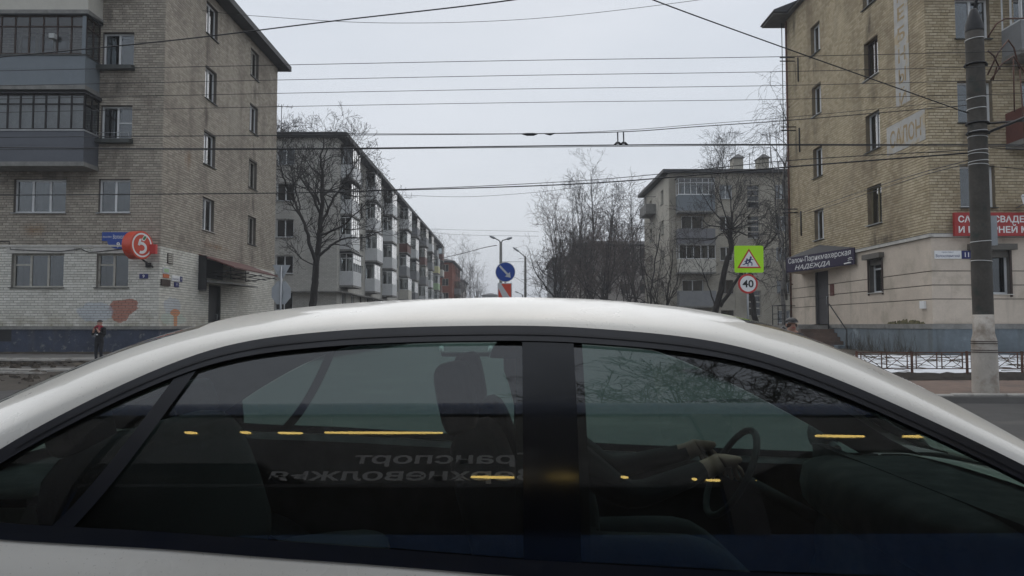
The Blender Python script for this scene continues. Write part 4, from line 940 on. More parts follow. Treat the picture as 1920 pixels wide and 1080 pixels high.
balcony(RM, KF, ub0, ub1, zq(511), zq(487), zq(450), 1.0, 'sheet_cream', True, 5, 'pvc', False, sidecols=1, roof='roof')
balcony(RM, KF, ub0, ub1, zq(574), zq(546), None, 1.0, 'sheet_grey')
bb = balcony(RM, KS, 6.0, 9.5, 12.6, 13.4, None, 1.0, 'concrete'); bb2 = MB()
for i in range(8): bb2.tube([KS.p(6 + .5 * i, 13.4, -.97), KS.p(6 + .5 * i, 14.1, -.97)], .02)
bb2.tube([KS.p(6, 14.1, -.97), KS.p(9.5, 14.1, -.97)], .025); bb2.tube([KS.p(6, 14.1, -.97), KS.p(6, 14.1, 0)], .025); bb2.build('railing', M['iron'], bb)
b = MB(); b.box(XQ - .6, XQ + 17.5, YQ - .55, YQ + 13.1, ZK, ZK + .28)
b.hexa([(XQ - .6, YQ - .55, ZK + .28), (XQ + 17.5, YQ - .55, ZK + .28), (XQ + 17.5, YQ + 13.1, ZK + .28), (XQ - .6, YQ + 13.1, ZK + .28), (XQ + 5, YQ + 6, ZK + 1.0), (XQ + 17.5, YQ + 6, ZK + 1.0), (XQ + 17.5, YQ + 6.5, ZK + 1.0), (XQ + 5, YQ + 6.5, ZK + 1.0)])
b.build('roof', M['roof'], RM)
for px in (1381, 1429):
    c0 = at(px, 316, Y=70); b = MB(); b.box(c0.x - .45, c0.x + .45, 69.4, 70.6, ZK + .4, ZK + 1.95); c = b.build('chimney', M['rm_brick'], RM)
    b = MB(); x, z = c0.x, ZK + 1.951; b.hexa([(x - .58, 69.2, z), (x + .58, 69.2, z), (x + .58, 70.8, z), (x - .58, 70.8, z), (x - .05, 69.5, z + .4), (x + .05, 69.5, z + .4), (x + .05, 70.5, z + .4), (x - .05, 70.5, z + .4)]); b.build('chimney_cap', M['soffit'], c)
b = MB(); [b.fbox(KF, x, x + .06, .4, ZK, 0, -.06) for x in (.06, 5.9)]; b.build('drainpipe', M['rm_brick'], RM)
# roof antennas
def antenna(px, top, base_z, Y, lab, arms=4, yaw=0.3, root=None):
    p = at(px, top, Y=Y); o = thing('tv_antenna', lab, 'antenna', (p.x, Y, base_z))
    MB().tube([(p.x, Y, base_z), (p.x, Y, p.z)], .03, 5).build('mast', M['iron'], o)
    b = MB(); d = Vector((math.cos(yaw), math.sin(yaw), 0)); e_ = Vector((-d.y, d.x, 0)); c = Vector((p.x, Y, p.z - .15))
    b.tube([c - d * .7, c + d * .9], .018, 4)
    for i in range(arms): q = c + d * (-.6 + 1.4 * i / (arms - 1)); b.tube([q - e_ * .5 + Vector((0, 0, .05)), q + e_ * .5], .014, 4)
    b.build('aerial', M['iron'], o)
antenna(1378, 246, ZK + .4, 71, 'tall thin aerial rising left of the pair of chimneys')
antenna(1444, 247, ZK + .4, 71, 'tall thin aerial rising right of the pair of chimneys', 5, 2.6)
antenna(1405, 287, ZK + .4, 71, 'short aerial mast between the two chimneys', 3, 1.2)
antenna(528, 196, ZM + .4, 60, 'branching aerial on the long pale block beside the tan brick edge', 5, .4)
# ------------------------------------------------------------------ far blocks
def far_block(px0, px1, top, Y, depth, mat, label, floors, wins, roof='roof', side=None, zbase=0, winc='woodwhite'):
    a, c = at(px0, top, Y=Y), at(px1, top, Y=Y); zt = a.z
    o = thing('apartment_block', label, 'apartment block', ((a.x + c.x) / 2, Y, 0)); F = Frame((a.x, Y, 0), (1, 0, 0), (0, -1, 0)); W_ = c.x - a.x
    ops = []; fh = zt / floors
    for k in range(floors):
        for i in range(wins):
            u = W_ * (i + .5) / wins; ops.append((u - .65, u + .65, fh * k + .9, fh * k + 2.3))
    left = (a.x + c.x) / 2 > 0
    G = Frame((a.x if left else c.x, Y, 0), (0, 1, 0), (-1, 0, 0) if left else (1, 0, 0)); so = []
    nw = max(2, int(depth / 4))
    for k in range(floors):
        for i in range(nw): u = depth * (i + .5) / nw; so.append((u - .65, u + .65, fh * k + .9, fh * k + 2.3))
    b = MB(); wall_cells(b, F, 0, W_, -.05, zt, ops); wall_cells(b, G, 0, depth, -.05, zt, so)
    x2 = c.x if left else a.x; b.face([(x2, Y, 0), (x2, Y + depth, 0), (x2, Y + depth, zt), (x2, Y, zt)]); b.face([(a.x, Y + depth, 0), (c.x, Y + depth, 0), (c.x, Y + depth, zt), (a.x, Y + depth, zt)])
    b.build('wall', M[mat], o)
    for q in ops: window(o, F, *q, cols=2, frame=winc, far=True, sill=None, pane='pane_dark', glassback=True)
    for q in so: window(o, G, *q, cols=2, frame=winc, far=True, sill=None, pane='pane_dark', glassback=True)
    b = MB(); b.box(a.x - .5, c.x + .5, Y - .5, Y + depth + .5, zt, zt + .3); b.hexa([(a.x - .5, Y - .5, zt + .3), (c.x + .5, Y - .5, zt + .3), (c.x + .5, Y + depth + .5, zt + .3), (a.x - .5, Y + depth + .5, zt + .3), (a.x + 2, Y + 2, zt + 1), (c.x - 2, Y + 2, zt + 1), (c.x - 2, Y + depth - 2, zt + 1), (a.x + 2, Y + depth - 2, zt + 1)]); b.build('roof', M[roof], o)
    return o, G
o, G = far_block(770, 848, 492, 142, 22, 'far_red', 'red brick block at the far end of the left side of the street', 5, 3)
for k in range(1, 4): balcony(o, G, 5, 8.5, 2.6 * k - .1, 2.6 * k + .9, 2.6 * k + 2.3, 1.1, 'sheet_grey', True, 3, 'wooddark', False, sidecols=1, far=True, roof=None, seams=False)
o, G = far_block(1085, 1260, 462, 108, 30, 'far_grey', 'dim brown-grey block half hidden behind the bare trees', 5, 5, winc='wooddark')
o, G = far_block(1038, 1120, 487, 140, 26, 'far_pale', 'pale grey block farther back behind the bare trees', 5, 3)
o, G = far_block(835, 868, 528, 175, 14, 'far_grey', 'small distant grey block beyond the red brick one', 3, 2)
o, G = far_block(905, 934, 555, 260, 12, 'far_pale', 'low distant building at the end of the street', 2, 3)
# ------------------------------------------------------------------ bare trees
def rnd_dir(d, ang, rng):
    a = d.orthogonal().normalized(); q = a.cross(d) if False else d.cross(a); t = rng.random() * 2 * math.pi
    return (d * math.cos(ang) + (a * math.cos(t) + q * math.sin(t)) * math.sin(ang)).normalized()
def sprout(bs, pts, rads, lvl, P, rng, frac0=.25):
    """children along a limb"""
    L_ = sum((pts[i + 1] - pts[i]).length for i in range(len(pts) - 1))
    if lvl >= P['levels']: return
    n = max(1, int(L_ * P['dens'][lvl] + rng.random()))
    for _ in range(n):
        f = frac0 + (1 - frac0) * rng.random() ** .8; s = f * (len(pts) - 1); i = min(int(s), len(pts) - 2); w = s - i
        p = pts[i].lerp(pts[i + 1], w); d = (pts[i + 1] - pts[i]).normalized(); r = rads[i] * (1 - w) + rads[i + 1] * w
        nd = rnd_dir(d, R(rng.uniform(*P['ang'])), rng)
        if nd.y * 1 and rng.random() < .25: nd = (nd + Vector((0, 0, .5))).normalized()
        ln = P['len'][lvl] * rng.uniform(.55, 1.2) * (1.15 - .55 * f)
        branch(bs, p, nd, min(r * .62, P['rmax'][lvl]), ln, lvl + 1, P, rng)
def branch(bs, p, d, r, ln, lvl, P, rng):
    n = P['seg'][min(lvl, len(P['seg']) - 1)]; pts = [p]; rads = [r]; r1 = max(P['tip'], r * .35)
    for i in range(n):
        d = (d + Vector((rng.gauss(0, 1), rng.gauss(0, 1), rng.gauss(0, 1))) * P['wander'] + Vector((0, 0, P['up'][min(lvl, len(P['up']) - 1)]))).normalized()
        p = p + d * (ln / n); pts.append(p); rads.append(r + (r1 - r) * (i + 1) / n)
    k = 0 if r > .045 else 1
    bs[k].tube(pts, rads, 6 if r > .06 else (4 if r > .025 else 3), cap=False)
    sprout(bs, pts, rads, lvl, P, rng, .2)
def tree(name, label, limbs, P, seed, base, bark='bark', twig='twig', group=None, cat='tree'):
    rng = random.Random(seed); o = thing(name, label, cat, base, group); bs = [MB(), MB()]
    for (pts, r0, r1, f0, lv) in limbs:
        pts = [Vector(q) for q in pts]; fine = []
        for i in range(len(pts) - 1):   # densify with slight crookedness
            for j in range(4):
                q = pts[i].lerp(pts[i + 1], j / 4); 
                if j: q = q + Vector((rng.gauss(0, 1), rng.gauss(0, 1), rng.gauss(0, 1))) * .02 * (pts[i + 1] - pts[i]).length
                fine.append(q)
        fine.append(pts[-1]); m = len(fine); rads = [r0 + (r1 - r0) * i / (m - 1) for i in range(m)]
        bs[0].tube(fine, rads, 9, cap=True); sprout(bs, fine, rads, lv, P, rng, f0)
    bs[0].build('trunk', M[bark], o); bs[1].build('twigs', M[twig], o)
    return o
def px3(l, Y, jit=0, rng=None): return [at(x, y, Y=Y + (rng.uniform(-jit, jit) if rng and i else 0)) for i, (x, y) in enumerate(l)]
PE = dict(levels=4, dens=[1.5, 2.3, 3.0, 3.2], ang=(28, 62), len=[3.0, 1.8, 1.0, .55], rmax=[.085, .045, .026, .018], seg=[6, 6, 5, 4, 3], wander=.17, up=[.05, .06, .05, .03], tip=.011)
rt = random.Random(8)
Y1 = 49.
t1 = [(px3([(585, 600), (586, 572), (591, 530), (592, 506), (596, 470), (600, 430)], Y1), .27, .17, .75, 1),
      (px3([(600, 432), (605, 380), (604, 330), (601, 290), (610, 245)], Y1, .8, rt), .16, .02, .1, 0),
      (px3([(592, 506), (578, 440), (563, 402), (541, 358), (528, 320), (521, 285)], Y1, 1., rt), .13, .02, .2, 0),
      (px3([(598, 480), (620, 460), (640, 449), (690, 444), (722, 430)], Y1 - 1, 1., rt), .10, .015, .25, 0),
      (px3([(602, 420), (622, 380), (645, 345), (664, 312), (680, 285)], Y1, 1.5, rt), .10, .015, .15, 0),
      (px3([(600, 400), (585, 365), (560, 330), (555, 285)], Y1, 1.5, rt), .09, .015, .15, 0),
      (px3([(603, 440), (640, 425), (668, 400), (700, 365)], Y1 - 2, 1.5, rt), .08, .012, .15, 0),
      (px3([(594, 500), (570, 488), (548, 470), (530, 440)], Y1 + 1, 1., rt), .05, .012, .2, 1)]
tree('bare_tree', 'big dark bare tree with a forked trunk before the long pale block', t1, PE, 3, (t1[0][0][0].x, Y1, .4), twig='bark')
Y3 = 50.
t3 = [(px3([(1338, 600), (1342, 581), (1352, 545), (1361, 497), (1371, 458), (1370, 429)], Y3), .23, .15, .7, 1)]
for (x, y) in ((1300, 340), (1330, 318), (1358, 305), (1395, 325), (1420, 350), (1448, 395), (1285, 400), (1292, 455), (1440, 440), (1410, 395)):
    t3.append((px3([(1370, 432), ((1370 + x) / 2 + rt.uniform(-8, 8), (432 + y) / 2 + 5), (x, y)], Y3, 1.5, rt), .055, .012, .25, 1))
t3.append((px3([(1350, 575), (1372, 540), (1389, 513), (1430, 470), (1465, 430)], Y3, .6, rt), .14, .03, .4, 0))
t3.append((px3([(1345, 585), (1332, 545), (1318, 510), (1300, 480)], Y3, .8, rt), .05, .015, .3, 1))
P3 = dict(PE, dens=[.9, 2.6, 2.8, 2.8], len=[3.0, 1.9, 1.0, .55])
tree('bare_tree', 'dark leaning tree with a pollarded head behind the round 40 sign', t3, P3, 5, (t3[0][0][0].x, Y3, .4))
t3b = [(px3([(1418, 610), (1413, 581), (1407, 529), (1404, 505)], 47), .19, .13, .6, 1)] + [(px3([(1405, 510), ((1405 + x) / 2, (510 + y) / 2 + 4), (x, y)], 47, 1.2, rt), .04, .01, .2, 2) for (x, y) in ((1425, 470), (1440, 500), (1385, 480), (1445, 535))]
tree('bare_tree', 'short dark trunk directly behind the post of the 40 sign', t3b, P3, 6, (t3b[0][0][0].x, 47, .4))
# slender saplings before the mid-right block
def auto(px, base_py, top_py, Y, r0, P, n, spread, seed, label, twig='twig', bark='bark', lean=0., name='bare_tree', group=None):
    rg = random.Random(seed); b = at(px, base_py, Y=Y); t = at(px + lean, top_py, Y=Y); b = Vector((b.x, Y, 0.1)); H = t.z
    tops = [(b + (t - b) * s + Vector((rg.uniform(-.02, .02) * H, rg.uniform(-.02, .02) * H, 0)) * (s > 0)) for s in (0, .2, .42, .65, .85, 1)]
    limbs = [(tops, r0, .015, .18, 0)]
    for i in range(n):
        f = rg.uniform(.14, .5); a = rg.random() * 2 * math.pi; p = b.lerp(t, f); h = H * rg.uniform(.62, .97); rad = spread * rg.uniform(.45, 1) * H
        e = Vector((b.x + (t.x - b.x) * f + math.cos(a) * rad, Y + math.sin(a) * rad, h)); m = p.lerp(e, .5) + Vector((0, 0, -.03 * H)) + Vector((math.cos(a), math.sin(a), 0)) * rad * .12
        limbs.append(([p, m, e], r0 * .45, .014, .2, 1))
    return tree(name, label, limbs, P, seed, tuple(b), bark, twig, group)
PB = dict(levels=4, dens=[1.3, 1.8, 2.3, 2.4], ang=(22, 60), len=[3.6, 2.3, 1.3, .8], rmax=[.07, .042, .028, .02], seg=[6, 6, 5, 4, 3], wander=.15, up=[.05, .05, .03, .0], tip=.014)
PS = dict(PE, dens=[1.2, 2.2, 2.4, 2.], len=[2.2, 1.3, .8, .5], tip=.008)
auto(1213, 600, 415, 55, .10, PS, 5, .22, 12, 'thin young tree forking before the corner of the beige block', name='bare_tree', lean=25)
auto(1245, 600, 470, 44, .08, PS, 6, .3, 13, 'low spreading sapling under the beige block balconies', name='bare_tree', lean=15)
# the clump half-way down the street, right side
labs = ['tall bare birch standing highest in the clump right of the lamp posts', 'bare tree with long arching boughs at the left edge of the clump', 'bare tree in the middle of the clump before the grey-brown block', 'bare tree at the right end of the clump beside the beige block', 'low bushy bare tree at the foot of the clump', 'dark bushy bare tree against the grey-brown block end', 'slender bare tree in the left half of the clump']
specs = [(1108, 318, 88, .20, 9, .22, 0), (1046, 402, 80, .15, 9, .36, -8), (1132, 380, 78, .17, 9, .28, 10), (1186, 362, 84, .17, 9, .26, 0), (1090, 455, 72, .10, 7, .45, 0), (1175, 462, 70, .10, 7, .45, 0), (1072, 372, 92, .15, 8, .24, 0)]
labs += ['broad dark thicket-like tree filling the middle foot of the clump', 'short twiggy tree before the pale far block']
specs += [(1135, 446, 66, .10, 6, .45, 0), (1052, 470, 74, .09, 7, .5, 0)]
for i, (px, top, Y, r0, n, sp, lean) in enumerate(specs):
    auto(px, 590, top, Y, r0, dict(PB, dens=[1.25, 1.6, 2.0, 2.0]), n, sp, 20 + i, labs[i], twig='twig_red' if i in (1, 4, 5, 7) else 'twig', lean=lean, group='bare trees in the clump on the right')
PW = dict(PB, dens=[1.3, 1.6, 2.2, 2.2], ang=(20, 55), up=[.03, -.02, -.14, -.22], len=[2.8, 1.8, 1.5, 1.2], tip=.009)
auto(1474, 600, 186, 47, .16, PW, 6, .12, 40, 'weeping birch showing past the far edge of the ochre block', twig='twig', bark='bark_birch')
auto(1352, 600, 262, 84, .16, PB, 7, .2, 41, 'bare crown showing over the roof of the beige block')
PF = dict(PB, dens=[.8, 1.1, 1.5, 1.2], tip=.016, len=[4, 2.4, 1.6, 1.1])
labf = ['pale birch beyond the red brick block, tallest of its group', 'smaller pale birch at the right end of the distant group', 'wispy bare tree peeping over the end of the long pale block', 'pale distant birch between the red block and the lamp posts']
for i, (px, top, Y) in enumerate(((868, 466, 150), (893, 500, 165), (828, 455, 160), (880, 480, 158))):
    auto(px, 590, top, Y, .14, PF, 6, .16, 50 + i, labf[i], twig='twig_pale', bark='bark_birch', group='distant birches at the end of the street')
auto(700, 600, 205, 76, .18, PB, 7, .16, 60, 'bare tree whose top shows over the long pale block roof', lean=-8) if False else None
t7 = [(px3([(640, 420), (655, 330), (672, 265), (690, 220)], 74), .15, .02, .2, 0), (px3([(650, 350), (690, 300), (700, 262)], 74, 1, rt), .08, .014, .2, 1), (px3([(690, 420), (715, 370), (728, 330)], 88, 1, rt), .08, .014, .2, 1), (px3([(600, 420), (610, 300), (600, 215)], 74, 1, rt), .12, .014, .3, 0)]
for l in t7:
    for q in l[0]: q.x -= 0.0
# its foot stands in the yard behind the long block
b0 = Vector((-31, 74, .3)); 
yard = [([b0, Vector((-30.6, 74, 5)), Vector((-30.2, 74, 10))], .25, .18, .8, 1)]
for (x, y, z) in ((-23, 74, 18.5), (-26, 73, 19), (-19, 75, 17.6), (-17, 74, 16.6), (-28, 76, 18), (-15.5, 73, 15.2)): yard.append(([Vector((-30.2, 74, 10)), Vector(((-30.2 + x) / 2, y, 15.5)), Vector((x, y, z))], .12, .016, .3, 0))
tree('bare_tree', 'bare tree whose top shows over the long pale block roof', yard, dict(PB, dens=[1.0, 1.3, 1.7, 1.8], tip=.012), 61, (-31, 74, .3), twig='twig_pale')
tree('bare_tree', 'bare roadside tree behind the camera mirrored in the front door glass', [([Vector((5.0, -7.5, 0)), Vector((4.9, -7.4, 3)), Vector((4.8, -7.2, 5.5))], .22, .15, .5, 0)] + [([Vector((4.8, -7.2, 4.2 + .15 * i)), Vector((4.8 + x * .5, -7.2 + y * .5, 6.5)), Vector((4.8 + x, -7.2 + y, z))], .08, .015, .2, 0) for i, (x, y, z) in enumerate(((-3, 2, 8), (-1.5, 3, 9), (1.5, 3, 9), (3, 1, 8.5), (0, 3.4, 7.2), (-2.4, -2, 9), (2.4, 3, 7), (-2.6, 3.2, 7.4)))], PE, 62, (5, -7.5, 0))
# ------------------------------------------------------------------ lamp posts and poles
def lathe(b, c, prof, n=24, m=0, sm=True):
    c = Vector(c); b.grid([[c + Vector((r * math.cos(2 * math.pi * i / n), r * math.sin(2 * math.pi * i / n), z)) for i in range(n)] for r, z in prof], m, sm, close=True); return b
pc = at(1848, 735, Y=14.62); PX, PY = pc.x, 14.62
po = thing('concrete_pole', 'thick dark concrete pole with a limewashed sleeve on the paving', 'pole', (PX, PY, .14))
k_ = PY / FPX
lathe(MB(), (PX, PY, 0), [(.232, .1), (.232, .2), (.226, .75), (.222, 1.16), (.20, 1.24), (.187, 1.30), (.185, 1.66), (.0, 1.665)], 28).build('sleeve', M['limewash'], po)
b = MB(); 
for z in (.93, .97, 1.10, 1.14): lathe(b, (PX, PY, 0), [(.225, z - .007), (.234, z - .004), (.234, z + .004), (.225, z + .007)], 28)
b.build('band', M['wooddark'], po)
ztt = at(1832, 50, Y=PY).z
lathe(MB(), (PX, PY, 0), [(.183, 1.66), (.182, 1.9), (.165, 7.0), (.163, ztt - .1), (.0, ztt - .09)], 28).build('shaft', M['concrete_dark'], po)
ztt = at(1832, 50, Y=PY).z
lathe(MB(), (PX, PY, 0), [(.17, ztt - .1), (.165, ztt + .02), (.07, ztt + .32), (.05, ztt + .36), (0, ztt + .36)], 24).build('cap', M['iron'], po)
MB().tube([(PX, PY, ztt + .3), (PX + .12, PY, ztt + .75), (PX + .3, PY, ztt + 1.8)], [.03, .025, .02], 8).build('finial_rod', M['iron'], po)
for py in (75, 185, 205, 247, 258, 283, 290, 303, 310, 453, 490):
    z = at(1840, py, Y=PY).z; r = .167 + .016 * max(0, (5.4 - z) / 4) + .004; tl = .012 * (1 if py % 2 else -1)
    MB().tube([(PX + r * math.cos(2 * math.pi * i / 24), PY + r * math.sin(2 * math.pi * i / 24), z + tl * math.cos(2 * math.pi * i / 24)) for i in range(24)], .009, 5, closed=True).build('strap', M['strap'], po)
for py in (122, 232, 250):
    z = at(1840, py, Y=PY).z; MB().tube([(PX - .21, PY - .02, z), (PX + .23, PY - .02, z)], .028, 6).tube([(PX + .19 * math.cos(2 * math.pi * i / 20), PY + .19 * math.sin(2 * math.pi * i / 20), z) for i in range(20)], .02, 5, closed=True).build('clamp', M['iron'], po)
b = MB()
for (x0, y0, xm, ym, x1, y1) in ((1852, 70, 1885, 35, 1960, 62), (1852, 140, 1890, 75, 1912, 132), (1858, 150, 1900, 105, 1940, 190), (1852, 95, 1875, 130, 1862, 150)):
    p = [at(x0, y0, Y=PY), at((x0 + xm) / 2, (y0 + ym) / 2 - 8, Y=PY), at(xm, ym, Y=PY + .1), at((xm + x1) / 2, (ym + y1) / 2 - 14, Y=PY + .15), at(x1, y1, Y=PY + .2)]; b.tube(p, .016, 6)
b.tube([at(1912, 130, Y=PY), at(1925, 320, Y=PY)], .014, 5); b.tube([at(1900, 110, Y=PY), at(1902, 210, Y=PY)], .014, 5); b.build('bent_bracket', M['rust'], po)
MB().box(PX + .16, PX + .30, PY - .05, PY + .05, at(1860, 460, Y=PY).z, at(1860, 405, Y=PY).z).build('sign_edge', M['sign_back'], po)
def lamp_post(px, top, Y, arms, label, h_off=0, r=.16):
    t = at(px, top, Y=Y); b = at(px, 600, Y=Y); X = (t.x + b.x) / 2
    o = thing('lamp_post', label, 'lamp post', (X, Y, 0)); lathe(MB(), (X, Y, 0), [(r * 1.15, 0), (r, 3), (r * .8, t.z - .1), (0, t.z)], 12).build('post', M['concrete'], o)
    for (dx, dz) in arms:
        a = MB().tube([(X, Y, t.z - .25), (X + dx * .15, Y, t.z + .05), (X + dx * .55, Y, t.z + dz * .55)], .045, 6).build('arm', M['iron'], o)
        p = Vector((X + dx * .5, Y, t.z + dz * .5)); q = Vector((X + dx, Y, t.z + dz)); b = MB(); b.tube([p, p.lerp(q, .2), p.lerp(q, .8), q], [.05, .11, .10, .03], 8); b.build('lamp_head', M['sign_back'], o)
    return o, Vector((X, Y, t.z))
_, LP1 = lamp_post(939, 452, 62, ((-.95, .45), (.95, .3)), 'concrete lamp post with two angled arms behind the blue arrow sign', r=.14)
_, LP2 = lamp_post(985, 480, 80, ((-1.35, .95),), 'tapering lamp post with one left arm, right of the blue sign', r=.15)
lamp_post(980, 552, 125, ((-1.3, .5),), 'small distant lamp post low beside the tapering one')
# ------------------------------------------------------------------ traffic signs
def disc(b, C, r, d, t, m=0, n=40):
    C = Vector(C); rows = [[C + Vector((rr * math.cos(2 * math.pi * i / n), dd, rr * math.sin(2 * math.pi * i / n))) for i in range(n)] for rr, dd in ((.001, 0), (r - .006, 0), (r, .006), (r, t - .004), (r - .004, t), (.001, t))]
    b.grid(rows, m, False, close=True); return b
def flatpoly(polys, C, dy, mat, nm, parent):
    b = MB()
    for pl in polys: b.face([(C[0] + x, C[1] + dy, C[2] + z) for x, z in pl])
    return b.build(nm, M[mat], parent)
def circ(r, n=40, x0=0, z0=0): return [(x0 + r * math.cos(2 * math.pi * i / n), z0 + r * math.sin(2 * math.pi * i / n)) for i in range(n)]
YS = 26.5
c = at(947.5, 510, Y=YS); o = thing('traffic_sign', 'round blue keep-right sign with a white diagonal arrow on the island', 'traffic sign', (c.x, YS, 0))
disc(MB(), c, .355, 0, .03).build('sign_plate', M['signgrey'], o, recalc=True); flatpoly([circ(.335)], c, -.003, 'blue', 'blue_field', o)
def rot(pl, a): return [(x * math.cos(a) - y * math.sin(a), x * math.sin(a) + y * math.cos(a)) for x, y in pl]
flatpoly([rot([(-.30, -.035), (.13, -.035), (.13, .035), (-.30, .035)], R(-47)), rot([(.11, -.12), (.28, 0), (.11, .12)], R(-47))], c, -.006, 'signgrey', 'arrow', o)
MB().tube([(c.x, YS + .05, 0), (c.x, YS + .05, c.z + .3)], .03, 8).build('post', M['steel'], o)
c2 = at(946.5, 550, Y=YS); o2 = thing('hazard_marker', 'square red marker with a white diagonal under the blue arrow sign', 'traffic sign', (c2.x, YS, c2.z - .4))
w, z0, z1 = .255, at(946, 578, Y=YS).z, at(946, 530.5, Y=YS).z
MB().box(c2.x - w, c2.x + w, YS - .005, YS + .02, z0, z1).build('sign_plate', M['signgrey'], o2)
hz = z1 - z0; k = (c2.x, YS - .005, z0)
flatpoly([[(-.225, hz * .1), (-.225, hz - .19), (.06, hz * .1)], [(.225, hz - .03), (-.13, hz - .03), (.225, hz * .36)]], k, -.003, 'redorange', 'red_field', o2)
MB().tube([(c2.x, YS + .06, 0), (c2.x, YS + .06, z1 - .1)], .03, 8).build('post', M['steel'], o2)
YW = 24.
c = at(1404, 486, Y=YW); ow = thing('traffic_sign', 'fluorescent lime children-crossing warning sign above the 40 sign', 'traffic sign', (c.x, YW, c.z - .5))
hw, hh = .468, .435
n = 6; rc = .05; pl = [(sx * (hw - rc) + rc * math.cos(a), sz * (hh - rc) + rc * math.sin(a)) for sx, sz, a0 in ((1, 1, 0), (-1, 1, 90), (-1, -1, 180), (1, -1, 270)) for a in [R(a0 + 90 * i / n) for i in range(n + 1)]]
MB().prism(pl, c, (1, 0, 0), (0, 0, 1), .02).build('sign_plate', M['lime'], ow, recalc=True)
def tri(s, zc): return [(-s, zc - s * .6), (s, zc - s * .6), (0, zc + s * 1.13)]
def rtri(w_, zb_, zt_): return [(-w_, zb_), (w_, zb_), (0, zt_)]
flatpoly([rtri(.385, -.29, .34)], c, -.024, 'red', 'red_border', ow); flatpoly([rtri(.305, -.245, .255)], c, -.027, 'signwhite', 'white_field', ow)
def limb(p, q, w_): 
    d = Vector((q[0] - p[0], q[1] - p[1])); d.normalize(); nx, ny = -d.y * w_, d.x * w_; return [(p[0] + nx, p[1] + ny), (q[0] + nx, q[1] + ny), (q[0] - nx, q[1] - ny), (p[0] - nx, p[1] - ny)]
def runner(x, z, s):
    q = lambda a, b_: (x + a * s, z + b_ * s)
    return [circ(.035 * s, 10, x + .01 * s, z + .115 * s), limb(q(0, .08), q(-.03, -.03), .028 * s), limb(q(0, .07), q(.09, .04), .015 * s), limb(q(0, .06), q(-.09, .02), .015 * s), limb(q(-.03, -.02), q(.05, -.07), .019 * s), limb(q(.05, -.07), q(.04, -.15), .016 * s), limb(q(-.03, -.03), q(-.1, -.09), .018 * s), limb(q(-.1, -.09), q(-.16, -.08), .014 * s)]
flatpoly(runner(.045, -.06, 1.0) + runner(-.075, -.10, .85), c, -.030, 'navy', 'running_figures', ow)
flatpoly([rtri(.0, 0, 0)], c, -.03, 'navy', 'figure_base', ow) if False else None
c = at(1402.5, 532, Y=YW); o = thing('traffic_sign', 'round red-rimmed speed limit sign reading 40', 'traffic sign', (c.x, YW, c.z - .4))
disc(MB(), c, .318, 0, .02).build('sign_plate', M['red'], o, recalc=True); flatpoly([circ(.255)], c, -.003, 'signwhite', 'white_field', o)
lettering(o, '40', (c.x, c.y - .004, c.z), (1, 0, 0), (0, 0, 1), .24, M['black'], width=.36, bold=.02)
po2 = thing('sign_post', 'grey steel post carrying the lime sign and the 40 sign', 'post', (c.x, YW + .06, .15)); MB().tube([(c.x, YW + .055, .1), (c.x, YW + .055, c.z + 1.2)], .032, 10).build('pipe', M['steel'], po2)
MB().box(c.x - .06, c.x + .06, YW + .021, YW + .09, c.z - .02, c.z + .02).box(c.x - .06, c.x + .06, YW + .021, YW + .09, c.z + .8, c.z + .84).build('clamp', M['iron'], po2)
YB = 31.; c = at(528, 509, Y=YB); o = thing('traffic_sign', 'grey back of a triangular give-way sign near the tan brick corner', 'traffic sign', (c.x, YB, c.z - .4))
tp = [(-.37, .27), (.37, .27), (.03, -.36), (-.03, -.36)]; MB().prism(tp, c, (1, 0, 0), (0, 0, 1), .02).build('sign_plate', M['sign_back'], o, recalc=True)
c = at(527.5, 549, Y=YB); o = thing('traffic_sign', 'grey back of an eight-sided sign below the triangular one', 'traffic sign', (c.x, YB, c.z - .5))
MB().prism([(.43 * math.cos(R(22.5 + 45 * i)), .52 * math.sin(R(22.5 + 45 * i))) for i in range(8)], c, (1, 0, 0), (0, 0, 1), .02).build('sign_plate', M['sign_back'], o, recalc=True)
po3 = thing('sign_post', 'grey steel post holding the two sign backs', 'post', (c.x, YB - .06, 0)); MB().tube([(c.x, YB - .055, 0), (c.x, YB - .055, c.z + 1.1)], .05, 10).build('pipe', M['steel'], po3)
MB().box(c.x - .12, c.x + .12, YB - .07, YB - .03, c.z, c.z + .04).box(c.x - .12, c.x + .12, YB - .07, YB - .03, c.z + .9, c.z + .94).build('clamp', M['steel'], po3)
# ------------------------------------------------------------------ low lawn fence
fe = thing('lawn_fence', 'low rust-brown lawn fence with crossed braces before the snow', 'fence', (11, 18, .33)); YFn = 18.
x = 6.98 + 1.33; xs = []
sp = 1.325; x0 = at(1710, 690, Y=YFn).x - sp * 1
pm_ = None
zb = .33
for i in range(14):
    X = x0 + sp * i; MB().box(X - .022, X + .022, YFn - .022, YFn + .022, zb - .1, zb + .50).build('post', M['rust'], fe)
    if i < 13:
        MB().box(X + .023, X + sp - .023, YFn - .012, YFn + .012, zb + .455, zb + .48).build('rail', M['rust'], fe); MB().box(X + .023, X + sp - .023, YFn - .012, YFn + .012, zb + .07, zb + .092).build('rail', M['rust'], fe)
        vs = [.105, .60, .72, 1.215]
        for v in vs: MB().box(X + v - .011, X + v + .011, YFn - .009, YFn + .009, zb + .092, zb + .455).build('upright', M['rust'], fe)
        for (a, c_) in ((vs[0], vs[1]), (vs[2], vs[3])):
            MB().tube([(X + a, YFn - .004, zb + .1), (X + c_, YFn - .004, zb + .45)], .008, 4).build('brace', M['rust'], fe); MB().tube([(X + a, YFn + .006, zb + .45), (X + c_, YFn + .006, zb + .1)], .008, 4).build('brace', M['rust'], fe)
